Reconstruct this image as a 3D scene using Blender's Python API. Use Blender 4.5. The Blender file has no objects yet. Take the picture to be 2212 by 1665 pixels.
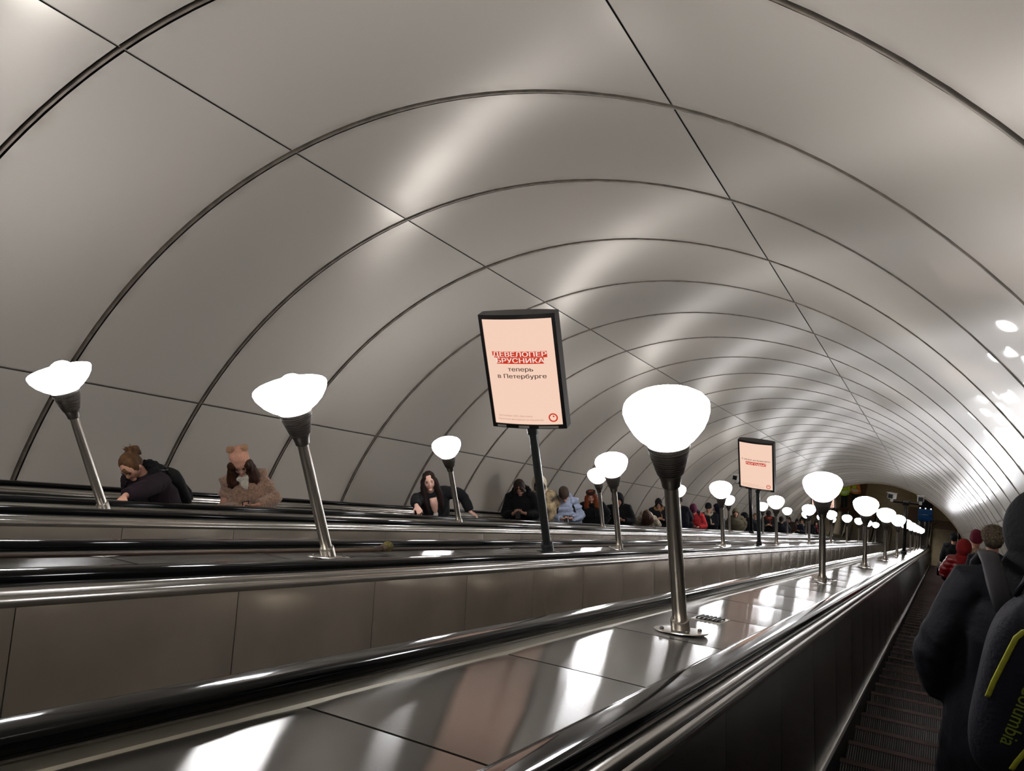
import bpy, bmesh, math, random
from mathutils import Vector, Matrix, noise
from mathutils.geometry import delaunay_2d_cdt
rnd = random.Random(7)
PI = math.pi
SC = bpy.context.scene
COL = SC.collection
# ------------------------------------------------------------------ frame of the place
# slope frame: u across (right +), s along the descending tunnel, n normal to the slope; the viewer's eye is u=s=n=0
C30, S30 = math.cos(PI/6), 0.5
RB, SB = 1.2, 46.2                      # bend radius and where the slope turns level
ZREF = -SB*S30 - RB*(1-C30)             # height of the level run's reference line
Z0 = -(ZREF - 1.36)                     # lifts the lower hall's floor to z = 0
def W(u, s, n): return Vector((u, s*C30 + n*S30, -s*S30 + n*C30 + Z0))
TILT = Matrix.Rotation(-PI/6, 4, 'X')
# ------------------------------------------------------------------ camera, world, exposure
cam = bpy.data.cameras.new('camera'); camo = bpy.data.objects.new('camera', cam); COL.objects.link(camo)
RC = Matrix(((0.87661, 0.464504, 0.125662), (-0.478322, 0.869654, 0.122105), (-0.052564, -0.167145, 0.98453)))
T3 = TILT.to_3x3()
rx, fw, up = (T3 @ RC[0]), (T3 @ RC[1]), (T3 @ RC[2])
m = Matrix((rx, up, -fw)).transposed().to_4x4(); m.translation = (0, 0, Z0)
camo.matrix_world = m
cam.sensor_width = 36; cam.lens = 36*1741.7/2212; cam.clip_start = 0.05; cam.clip_end = 300
SC.camera = camo
wd = bpy.data.worlds.new('world'); SC.world = wd; wd.use_nodes = True
wd.node_tree.nodes['Background'].inputs[0].default_value = (0.01, 0.01, 0.011, 1)
wd.node_tree.nodes['Background'].inputs[1].default_value = 0.3
SC.view_settings.view_transform = 'Standard'; SC.view_settings.look = 'None'
SC.view_settings.gamma = 1; SC.view_settings.use_curve_mapping = False
SC.view_settings.exposure = 0.97
SC.cycles.use_light_tree = False; SC.cycles.max_bounces = 5; SC.cycles.diffuse_bounces = 3; SC.cycles.glossy_bounces = 4; SC.cycles.transmission_bounces = 2
SC.cycles.use_adaptive_sampling = True; SC.cycles.adaptive_threshold = .1; SC.cycles.sample_clamp_indirect = 6
LAMP_STRENGTH = 24.0
PR, PM, PC, PT = .25, .28, .13, .07
SIGN_STRENGTH = 0.49
# ------------------------------------------------------------------ materials
MATS = {}
def lin(c):
    if isinstance(c, str):
        c = [int(c[i:i+2], 16)/255 for i in (0, 2, 4)]
    return tuple(x/12.92 if x <= .04045 else ((x+.055)/1.055)**2.4 for x in c) + (1,)
def mat(name, col, rough=.5, metal=0., spec=.5, var=0., scale=8., bump=0., bscale=20., coat=0., crough=.1, emit=None, est=0., sheen=0., stretch=(1,1,1), coords='Object', bstretch=None, var2=None):
    if name in MATS: return MATS[name]
    M = bpy.data.materials.new(name); M.use_nodes = True; N = M.node_tree.nodes; L = M.node_tree.links
    b = N['Principled BSDF']; c = lin(col)
    b.inputs['Base Color'].default_value = c; b.inputs['Roughness'].default_value = rough
    b.inputs['Metallic'].default_value = metal; b.inputs['Specular IOR Level'].default_value = spec
    b.inputs['Coat Weight'].default_value = coat; b.inputs['Coat Roughness'].default_value = crough
    if sheen: b.inputs['Sheen Weight'].default_value = sheen; b.inputs['Sheen Roughness'].default_value = .5
    if emit: b.inputs['Emission Color'].default_value = lin(emit); b.inputs['Emission Strength'].default_value = est
    if var or bump:
        tc = N.new('ShaderNodeTexCoord')
    if var:
        mp = N.new('ShaderNodeMapping'); mp.inputs['Scale'].default_value = stretch
        L.new(tc.outputs[coords], mp.inputs[0])
        nz = N.new('ShaderNodeTexNoise'); nz.inputs['Scale'].default_value = scale; nz.inputs['Detail'].default_value = 5
        L.new(mp.outputs[0], nz.inputs['Vector'])
        mx = N.new('ShaderNodeMix'); mx.data_type = 'RGBA'
        c2 = lin(var2) if var2 else tuple(x*(1-var) for x in c[:3])+(1,)
        mx.inputs['A'].default_value = c2; mx.inputs['B'].default_value = tuple(min(1, x*(1+.3*var)) for x in c[:3])+(1,)
        rp = N.new('ShaderNodeValToRGB'); rp.color_ramp.elements[0].position = .35; rp.color_ramp.elements[1].position = .65
        L.new(nz.outputs[0], rp.inputs[0]); L.new(rp.outputs[0], mx.inputs['Factor'])
        L.new(mx.outputs['Result'], b.inputs['Base Color'])
    if bump:
        mp2 = N.new('ShaderNodeMapping'); mp2.inputs['Scale'].default_value = bstretch or stretch
        L.new(tc.outputs[coords], mp2.inputs[0])
        n2 = N.new('ShaderNodeTexNoise'); n2.inputs['Scale'].default_value = bscale; n2.inputs['Detail'].default_value = 3
        L.new(mp2.outputs[0], n2.inputs['Vector'])
        bp = N.new('ShaderNodeBump'); bp.inputs['Strength'].default_value = bump; bp.inputs['Distance'].default_value = .02
        L.new(n2.outputs[0], bp.inputs['Height']); L.new(bp.outputs[0], b.inputs['Normal'])
    MATS[name] = M
    return M
def emis(name, col, strength):
    M = bpy.data.materials.new(name); M.use_nodes = True; N = M.node_tree.nodes
    for x in list(N): N.remove(x)
    o = N.new('ShaderNodeOutputMaterial'); e = N.new('ShaderNodeEmission')
    e.inputs[0].default_value = lin(col); e.inputs[1].default_value = strength
    M.node_tree.links.new(e.outputs[0], o.inputs[0]); MATS[name] = M
    return M
def panel_material():
    """satin light-grey cladding; brownish grime gathers along the seams of each sheet"""
    M = mat('cladding', 'cac3b8', rough=PR, metal=PM, spec=.03, coat=PC, crough=.03)
    M.node_tree.nodes['Principled BSDF'].inputs['Specular Tint'].default_value = (PT, PT, PT*1.06, 1)
    N = M.node_tree.nodes; L = M.node_tree.links; b = N['Principled BSDF']
    tc = N.new('ShaderNodeTexCoord'); sx = N.new('ShaderNodeSeparateXYZ'); L.new(tc.outputs['Object'], sx.inputs[0])
    def mth(op, a, bb=None):
        q = N.new('ShaderNodeMath'); q.operation = op
        for i, v in enumerate((a, bb)):
            if v is None: continue
            if isinstance(v, (int, float)): q.inputs[i].default_value = v
            else: L.new(v, q.inputs[i])
        return q.outputs[0]
    d = mth('ABSOLUTE', mth('SUBTRACT', sx.outputs['Y'], .75))          # .73 at the seams
    e = N.new('ShaderNodeMapRange'); e.inputs['From Min'].default_value = .60; e.inputs['From Max'].default_value = .74
    L.new(d, e.inputs[0])
    geo = N.new('ShaderNodeNewGeometry')
    nz = N.new('ShaderNodeTexNoise'); nz.inputs['Scale'].default_value = 3.5; nz.inputs['Detail'].default_value = 8
    L.new(geo.outputs['Position'], nz.inputs['Vector'])
    nr = N.new('ShaderNodeMapRange'); nr.inputs['From Min'].default_value = .4; nr.inputs['From Max'].default_value = .75
    L.new(nz.outputs[0], nr.inputs[0])
    f = mth('MULTIPLY', mth('POWER', e.outputs[0], 2.0), nr.outputs[0])
    f = mth('MULTIPLY', f, .6)
    mx = N.new('ShaderNodeMix'); mx.data_type = 'RGBA'
    mx.inputs['A'].default_value = lin('cac3b8'); mx.inputs['B'].default_value = lin('6b5c4a')
    L.new(f, mx.inputs['Factor']); L.new(mx.outputs['Result'], b.inputs['Base Color'])
    n2 = N.new('ShaderNodeTexNoise'); n2.inputs['Scale'].default_value = .9; n2.inputs['Detail'].default_value = 1.5
    L.new(geo.outputs['Position'], n2.inputs['Vector'])
    bp = N.new('ShaderNodeBump'); bp.inputs['Strength'].default_value = .12; bp.inputs['Distance'].default_value = .05
    L.new(n2.outputs[0], bp.inputs['Height']); L.new(bp.outputs[0], b.inputs['Normal']); L.new(bp.outputs[0], b.inputs['Coat Normal'])
    return M
def tread_material():
    M = mat('step_tread', '4a4644', rough=.45, metal=.6)
    N = M.node_tree.nodes; L = M.node_tree.links; b = N['Principled BSDF']
    tc = N.new('ShaderNodeTexCoord'); w = N.new('ShaderNodeTexWave'); w.wave_type = 'BANDS'; w.bands_direction = 'X'
    w.inputs['Scale'].default_value = 24; L.new(tc.outputs['Object'], w.inputs['Vector'])
    mx = N.new('ShaderNodeMix'); mx.data_type = 'RGBA'; mx.inputs['A'].default_value = lin('110f0e'); mx.inputs['B'].default_value = lin('6a6662')
    L.new(w.outputs[0], mx.inputs['Factor']); L.new(mx.outputs['Result'], b.inputs['Base Color'])
    bp = N.new('ShaderNodeBump'); bp.inputs['Strength'].default_value = .8; bp.inputs['Distance'].default_value = .008
    L.new(w.outputs[0], bp.inputs['Height']); L.new(bp.outputs[0], b.inputs['Normal'])
    return M
M_PANEL = panel_material()
M_DARK = mat('dark_gap', '14100d', rough=.8, var=.3, scale=6)
M_RIB = mat('rib_metal', '7c7265', rough=.45, metal=.2, var=.35, scale=9)
M_DECK = mat('deck_sheet', '5c5954', rough=.15, metal=.7, var=.12, scale=2.5, bump=.05, bscale=1.6)
M_INNER = mat('inner_sheet', 'a0978b', rough=.12, metal=.66, var=.12, scale=3, bump=.10, bscale=1.3, bstretch=(1, 1, 2.6))
M_DECK.node_tree.nodes['Principled BSDF'].inputs['Anisotropic'].default_value = 1.
_t = M_DECK.node_tree.nodes.new('ShaderNodeCombineXYZ'); _t.inputs[1].default_value = C30; _t.inputs[2].default_value = -S30
M_DECK.node_tree.links.new(_t.outputs[0], M_DECK.node_tree.nodes['Principled BSDF'].inputs['Tangent'])
M_INNER_SHADED = mat('inner_sheet_dark', '27221d', rough=.3, metal=.45, var=.15, scale=3, bump=.15, bscale=1.3)  # same side sheet, with riders' shade and dark reflections put into its colour
M_CHROME = mat('bright_trim', '9c9892', rough=.22, metal=.95, var=.1, scale=5, bump=.03, bscale=3)
M_STRIP = mat('aluminium_strip', '8b8679', rough=.3, metal=.7, var=.15, scale=4)
M_RUBBER = mat('handrail_rubber', '08090a', rough=.09, spec=.2, var=.2, scale=10, bump=.05, bscale=5)
M_SKIRT = mat('skirt_black', '0d0c0b', rough=.5, var=.2)
M_TREAD = tread_material()
M_RED = mat('step_edge_red', '33110f', rough=.6, var=.3, scale=20)
M_STEEL = mat('brushed_steel', 'b4aea5', rough=.30, metal=1., var=.08, scale=3, stretch=(30, 30, 1))
M_STEELD = mat('dark_cast_metal', '625d58', rough=.34, metal=.9, var=.1, scale=12)
M_BLACK = mat('black_paint', '100f0f', rough=.35, var=.15, scale=12)
M_GREYG = mat('grey_green_paint', '2c302e', rough=.35, var=.15, scale=12)
M_GLOW = emis('lamp_glow', 'fdfcff', LAMP_STRENGTH)
# ------------------------------------------------------------------ object helpers
def tag(o, label=None, cat=None, group=None, kind=None):
    if label: o['label'] = label
    if cat: o['category'] = cat
    if group: o['group'] = group
    if kind: o['kind'] = kind
    return o
def empty(name, loc=(0, 0, 0), rz=0.):
    o = bpy.data.objects.new(name, None); COL.objects.link(o); o.location = loc; o.rotation_euler = (0, 0, rz)
    o.empty_display_size = .1
    return o
def link(name, me, parent=None, loc=None, rot=None, world=False):
    o = bpy.data.objects.new(name, me); COL.objects.link(o)
    if loc is not None: o.location = loc
    if rot is not None: o.rotation_euler = rot
    if parent is not None:
        o.parent = parent
        if world:
            pm = parent.matrix_basis.copy()
            if parent.parent: pm = parent.parent.matrix_basis @ parent.matrix_parent_inverse @ pm
            o.matrix_parent_inverse = pm.inverted()
    return o
def mesh(name, verts, faces, mats, smooth=False, fm=None):
    me = bpy.data.meshes.new(name); me.from_pydata([tuple(v) for v in verts], [], faces)
    for M_ in (mats if isinstance(mats, (list, tuple)) else [mats]): me.materials.append(M_)
    if fm: me.polygons.foreach_set('material_index', fm)
    if smooth: me.polygons.foreach_set('use_smooth', [True]*len(me.polygons))
    me.update()
    return me
class MB:
    """collects shapes for one mesh"""
    def __init__(s): s.v = []; s.f = []; s.m = []
    def add(s, v, f, mi=0, mtx=None):
        k = len(s.v); s.v += [(mtx @ Vector(p)) if mtx else Vector(p) for p in v]
        s.f += [tuple(i+k for i in q) for q in f]; s.m += [mi]*len(f)
    def box(s, c, d, mi=0, mtx=None, bev=0.):
        x, y, z = (d[0]/2, d[1]/2, d[2]/2)
        if not bev:
            v = [(c[0]+i*x, c[1]+j*y, c[2]+k*z) for i in (-1, 1) for j in (-1, 1) for k in (-1, 1)]
            s.add(v, [(0, 1, 3, 2), (4, 6, 7, 5), (0, 4, 5, 1), (2, 3, 7, 6), (0, 2, 6, 4), (1, 5, 7, 3)], mi, mtx); return
        bm = bmesh.new(); bmesh.ops.create_cube(bm, size=1, matrix=Matrix.Translation(c) @ Matrix.Diagonal((d[0], d[1], d[2], 1)))
        bmesh.ops.bevel(bm, geom=bm.edges[:], offset=bev, segments=2, profile=.6, affect='EDGES')
        bm.verts.index_update(); s.add([v.co.copy() for v in bm.verts], [[v.index for v in f.verts] for f in bm.faces], mi, mtx); bm.free()
    def lathe(s, prof, seg=24, mi=0, mtx=None, cap=True):
        v = []; f = []
        for r, z in prof:
            v += [(r*math.cos(2*PI*i/seg), r*math.sin(2*PI*i/seg), z) for i in range(seg)]
        for k in range(len(prof)-1):
            for i in range(seg):
                j = (i+1) % seg; f.append((k*seg+i, k*seg+j, (k+1)*seg+j, (k+1)*seg+i))
        if cap: f.append(tuple(range(seg-1, -1, -1))); f.append(tuple(range((len(prof)-1)*seg, len(prof)*seg)))
        s.add(v, f, mi, mtx)
    def tube(s, pts, rad, seg=10, mi=0, cap=True, flat=None):
        """sweep of an ellipse along points; rad: number, or (ra, rb) per point"""
        n = len(pts); P_ = [Vector(p) for p in pts]; v = []; f = []
        ref = Vector(flat) if flat else None
        for i, p in enumerate(P_):
            t = (P_[min(i+1, n-1)] - P_[max(i-1, 0)]).normalized()
            h = ref or (Vector((0, 0, 1)) if abs(t.z) < .9 else Vector((0, 1, 0)))
            a = h.cross(t); a = a.normalized() if a.length > 1e-6 else Vector((1, 0, 0)); b = t.cross(a).normalized()
            r = rad[i] if isinstance(rad, (list, tuple)) else rad
            ra, rb = r if isinstance(r, (list, tuple)) else (r, r)
            v += [p + a*ra*math.cos(2*PI*k/seg) + b*rb*math.sin(2*PI*k/seg) for k in range(seg)]
        for i in range(n-1):
            for k in range(seg):
                j = (k+1) % seg; f.append((i*seg+k, i*seg+j, (i+1)*seg+j, (i+1)*seg+k))
        if cap: f.append(tuple(range(seg-1, -1, -1))); f.append(tuple(range((n-1)*seg, n*seg)))
        s.add(v, f, mi)
    def ball(s, c, r, mi=0, mtx=None, u=16, w=10, fn=None):
        r = r if isinstance(r, (list, tuple)) else (r, r, r); v = []; f = []
        for i in range(w+1):
            ph = PI*i/w
            for k in range(u):
                th = 2*PI*k/u; q = Vector((math.sin(ph)*math.cos(th), math.sin(ph)*math.sin(th), math.cos(ph)))
                if fn: q = fn(q)
                v.append(Vector(c) + Vector((q.x*r[0], q.y*r[1], q.z*r[2])))
        for i in range(w):
            for k in range(u):
                j = (k+1) % u; f.append((i*u+k, (i+1)*u+k, (i+1)*u+j, i*u+j))
        s.add(v, f, mi, mtx)
    def me(s, name, mats, smooth=False): return mesh(name, s.v, s.f, mats, smooth, s.m)
    def obj(s, name, mats, parent=None, smooth=False, **k): return link(name, s.me(name, mats, smooth), parent, **k)
def smooth_by_angle(me, deg=35):
    bm = bmesh.new(); bm.from_mesh(me)
    bmesh.ops.remove_doubles(bm, verts=bm.verts[:], dist=1e-6)
    for f in bm.faces: f.smooth = True
    for e in bm.edges:
        e.smooth = not (len(e.link_faces) != 2 or e.calc_face_angle(0) > math.radians(deg))
    bm.to_mesh(me); bm.free(); me.update()
    return me
# ------------------------------------------------------------------ the path every escalator follows
S_TOP = -12.2
LEVEL_RUN = 2.35
def path_frames(s0=S_TOP, level=LEVEL_RUN, arc=6):
    """points (y, z), normals of the reference line: slope, bend, level run"""
    fr = [((s0*C30, -s0*S30+Z0), (S30, C30))]
    for i in range(arc+1):
        a = PI/6*(1-i/arc)                       # remaining slope
        cy, cz = SB*C30 + RB*S30, -SB*S30 + RB*C30 + Z0
        fr.append(((cy - RB*math.sin(a), cz - RB*math.cos(a)), (math.sin(a), math.cos(a))))
    y, z = fr[-1][0]; fr.append(((y+level, z), (0, 1)))
    return fr
def sweep(name, prof, M_, parent=None, s0=S_TOP, level=LEVEL_RUN, closed=True, smooth=True, frames=None, deg=35):
    """profile of (u, n) points swept down the slope and round the bend"""
    fr = frames or path_frames(s0, level); k = len(prof); v = []; f = []
    for (y, z), (ny, nz) in fr:
        v += [(u, y+ny*n, z+nz*n) for u, n in prof]
    for i in range(len(fr)-1):
        for j in range(k if closed else k-1):
            q = (j+1) % k; f.append((i*k+j, i*k+q, (i+1)*k+q, (i+1)*k+j))
    if closed: f.append(tuple(range(k))); f.append(tuple(range(len(fr)*k-1, (len(fr)-1)*k-1, -1)))
    me = mesh(name, v, f, M_)
    bm = bmesh.new(); bm.from_mesh(me); bmesh.ops.recalc_face_normals(bm, faces=bm.faces[:]); bm.to_mesh(me); bm.free()
    if smooth: smooth_by_angle(me, deg)
    return link(name, me, parent, world=True) if parent else link(name, me)
# ------------------------------------------------------------------ tunnel lining
CU, CN, RT = -3.017, -1.901, 4.477
RING0, RSTEP = 2.814, 1.5
KA, KB = -10, 29
JOINTS = [2.0, 31.4, 70.6, 109.7, 148.6, 178.0]
def arc_shell(name, r, a0, a1, y0, y1, na, M_, inward=True):
    v = []; f = []
    for i in range(na+1):
        a = math.radians(a0+(a1-a0)*i/na)
        v += [(r*math.cos(a), y0, r*math.sin(a)), (r*math.cos(a), y1, r*math.sin(a))]
    for i in range(na): f.append((2*i, 2*i+1, 2*i+3, 2*i+2))
    return mesh(name, v, f, M_, True)
ceil = link('ceiling', arc_shell('ceiling', RT+.045, 0, 180, (KA)*RSTEP, KB*RSTEP+.05, 48, M_DARK), loc=W(CU, RING0, CN), rot=(-PI/6, 0, 0))
tag(ceil, 'vaulted tunnel lining of satin grey metal sheets between dark ribs', kind='structure')
PILLOW = 0.002
def lining_panel(a0, a1):
    na, ns = max(6, int((a1-a0)/2.4)), 8; ga = math.degrees(.009/RT); gs = .029; v = []; f = []
    for i in range(na+1):
        ta = i/na; a = math.radians(a0+ga+(a1-a0-2*ga)*ta)
        for j in range(ns+1):
            t = j/ns; r = RT + PILLOW*((2*t-1)**2 - 1)
            v.append((r*math.cos(a), gs+(RSTEP-2*gs)*t, r*math.sin(a)))
    w = ns+1
    for i in range(na):
        for j in range(ns): f.append((i*w+j, i*w+j+1, (i+1)*w+j+1, (i+1)*w+j))
    # folded rim going back to the lining
    rim = [i*w for i in range(na+1)] + [na*w+j for j in range(1, w)] + [i*w+ns for i in range(na-1, -1, -1)] + [j for j in range(ns-1, 0, -1)]
    k = len(v)
    for q in rim:
        p = Vector(v[q]); h = Vector((p.x, 0, p.z)).normalized(); v.append(tuple(p + h*.03))
    fm = [0]*len(f)
    for i in range(len(rim)):
        j = (i+1) % len(rim); f.append((rim[i], k+i, k+j, rim[j])); fm.append(0)
    return smooth_by_angle(mesh('panel', v, f, [M_PANEL, M_DARK], False, [0]*(na*ns) + [1]*(len(f)-na*ns)), 30)
pan = [lining_panel(JOINTS[i], JOINTS[i+1]) for i in range(5)]
rots = (-PI/6, 0, 0)
for k in range(KA, KB):
    for me in pan:
        o = bpy.data.objects.new('panel', me); COL.objects.link(o); o.parent = ceil; o.location = (0, k*RSTEP, 0)
def ring_profile(name, prof, a0, a1, na, M_):
    v = []; f = []; k = len(prof)
    for i in range(na+1):
        a = math.radians(a0+(a1-a0)*i/na)
        v += [((RT-d)*math.cos(a), y, (RT-d)*math.sin(a)) for y, d in prof]
    for i in range(na):
        for j in range(k-1): f.append((i*k+j, (i+1)*k+j, (i+1)*k+j+1, i*k+j+1))
    me = mesh(name, v, f, M_); return smooth_by_angle(me, 40)
ribm = ring_profile('rib', [(-.0105, -.04), (-.0105, .003), (-.008, .007), (.008, .007), (.0105, .003), (.0105, -.04)], 2, 178, 60, M_RIB)
for k in range(KA, KB+1):
    o = bpy.data.objects.new('rib', ribm); COL.objects.link(o); o.parent = ceil; o.location = (0, k*RSTEP, 0)
b = MB(); b.box((0, (KA+KB)/2*RSTEP, 0), (.009, (KB-KA)*RSTEP, .012)); stm = b.me('seam_strip', M_RIB)
for a in JOINTS[1:5]:
    o = bpy.data.objects.new('seam_strip', stm); COL.objects.link(o); o.parent = ceil
    a = math.radians(a); o.location = ((RT+.012)*math.cos(a), 0, (RT+.012)*math.sin(a)); o.rotation_euler = (0, PI/2-a, 0)
# stone collar where the tunnel meets the hall
collar = link('trim_1', ring_profile('trim_1', [(0, -.05), (0, .05), (.02, .07), (.5, .07), (.5, -.5)], 0, 180, 60, mat('collar_plaster', '8d8171', rough=.7, var=.1)), loc=W(CU, RING0+KB*RSTEP, CN), rot=rots)
tag(collar, 'pale plaster collar framing the lower mouth of the tunnel', kind='structure')
v = [(RT*1.02*math.cos(PI*i/40), 0, RT*1.02*math.sin(PI*i/40)) for i in range(41)]
v = v + [(RT*1.02, 0, -2.6), (-RT*1.02, 0, -2.6)]
wb = link('wall_back', mesh('wall_back', v, [tuple(range(len(v)))], mat('end_plaster', '9a948a', rough=.7, var=.1)), loc=W(CU, S_TOP+.02, CN), rot=rots)
tag(wb, 'closed upper end of the tunnel behind the viewpoint', kind='structure')
# ------------------------------------------------------------------ escalators
PITCH, UC0 = 2.006, 0.057
UCS = [UC0 - PITCH*k for k in range(4)]
LAND_Y = path_frames()[-2][0][0]
SEAM_D, SEAM_P, SEAM_STEP = 1.41, 1.594, .921
ESC_LABEL = ['descending escalator under the viewpoint with dark grooved steps and black handrails',
             'empty escalator beside the nearest lamp deck with warped metal side sheets',
             'empty escalator between the two farther lamp decks',
             'ascending escalator along the tunnel wall carrying a queue of passengers']
def rail_profile(uc, sg):
    # flat-topped D of the moving handrail
    pts = [(.630, -.508), (.627, -.494), (.629, -.480), (.636, -.471), (.650, -.467), (.697, -.467), (.710, -.470), (.716, -.477), (.718, -.494), (.714, -.508)]
    return [(uc+sg*p, q) for p, q in pts]
def rail_mesh(name, uc, sg):
    """handrail swept down, round the bend, along the level run and round the newel"""
    prof = rail_profile(uc, sg); nm = -.488; k = len(prof); v = []; f = []
    secs = []
    for (y, z), (ny, nz) in path_frames():
        secs.append([(u, y+ny*n, z+nz*n) for u, n in prof])
    (y, z), _ = path_frames()[-1]; r = .26
    for i in range(1, 13):
        a = PI*i/12; cy, cz = y, z + nm - r
        secs.append([(u, cy + math.sin(a)*(r+(n-nm)), cz + math.cos(a)*(r+(n-nm))) for u, n in prof])
    secs.append([(u, y-.5, z+nm-2*r-(n-nm)) for u, n in prof])
    for sct in secs: v += sct
    for i in range(len(secs)-1):
        for j in range(k):
            q = (j+1) % k; f.append((i*k+j, i*k+q, (i+1)*k+q, (i+1)*k+j))
    me = mesh(name, v, f, M_RUBBER)
    bm = bmesh.new(); bm.from_mesh(me); bmesh.ops.recalc_face_normals(bm, faces=bm.faces[:]); bm.to_mesh(me); bm.free()
    return smooth_by_angle(me, 60)
def quad_box(p0, p1, th, y0, y1, M_, name):
    """thin sheet between two (u, n) points, with thickness, from s=y0 to y1, in slope coordinates"""
    a, c = Vector(p0), Vector(p1); d = (c-a).normalized(); nrm = Vector((-d.y, d.x))*th
    pr = [a, c, c+nrm, a+nrm]
    v = [(p.x, y0, p.y) for p in pr] + [(p.x, y1, p.y) for p in pr]
    return mesh(name, v, [(3, 2, 1, 0), (4, 5, 6, 7), (0, 1, 5, 4), (1, 2, 6, 5), (2, 3, 7, 6), (3, 0, 4, 7)], M_)
def bulged_sheet(p0, p1, y0, y1, M_):
    """side sheet, slightly cushioned so that each one bends the reflections along its edges"""
    a, c = Vector(p0), Vector(p1); d = (c-a).normalized(); nrm = Vector((d.y, -d.x)); na, nb = 10, 12; v = []; f = []
    for i in range(na+1):
        for j in range(nb+1):
            t, q = i/na, j/nb; h = .0055*(1-(2*t-1)**4)*(1-(2*q-1)**4) + .0012*math.sin(5*q+2*t)*math.sin(3*t+1); p = a+(c-a)*t+nrm*h; v.append((p.x, y0+(y1-y0)*q, p.y))
    w = nb+1
    for i in range(na):
        for j in range(nb): f.append((i*w+j, i*w+j+1, (i+1)*w+j+1, (i+1)*w+j))
    k = len(v); rim = [i*w for i in range(na+1)] + [na*w+j for j in range(1, w)] + [i*w+nb for i in range(na-1, -1, -1)] + [j for j in range(nb-1, 0, -1)]
    for q in rim: p = Vector(v[q]); v.append((p.x-nrm.x*.007, p.y, p.z-nrm.y*.007))
    for i in range(len(rim)): j = (i+1) % len(rim); f.append((rim[i], k+i, k+j, rim[j]))
    return smooth_by_angle(mesh('inner_panel', v, f, M_), 30)
def step_mesh():
    b = MB(); hw = .5; d = .4; t = .23
    # local origin at the nose: +y is down-slope; tread reaches back up-slope
    b.box((0, -d/2+.0, -.02), (2*hw, d-.006, .04), 0)
    b.box((0, -.019, .0012), (2*hw, .034, .0024), 1)
    b.box((0, -d+.03, .0012), (2*hw, .03, .0024), 1)
    b.box((0, -.004, -t/2-.01), (2*hw, .012, t), 1)
    return b.me('step', [M_TREAD, M_RED])
STEPM = step_mesh(); NOSE = -1.28; STEP_S0 = [-.82, -8., -8., -8.]
def tread_z(k, y):
    s0 = STEP_S0[k]; i = math.ceil((y-W(0, s0, NOSE).y)/.4 - 1e-6); return max(W(0, s0+i*.4/C30, NOSE).z, .016)
escs = []
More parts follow.
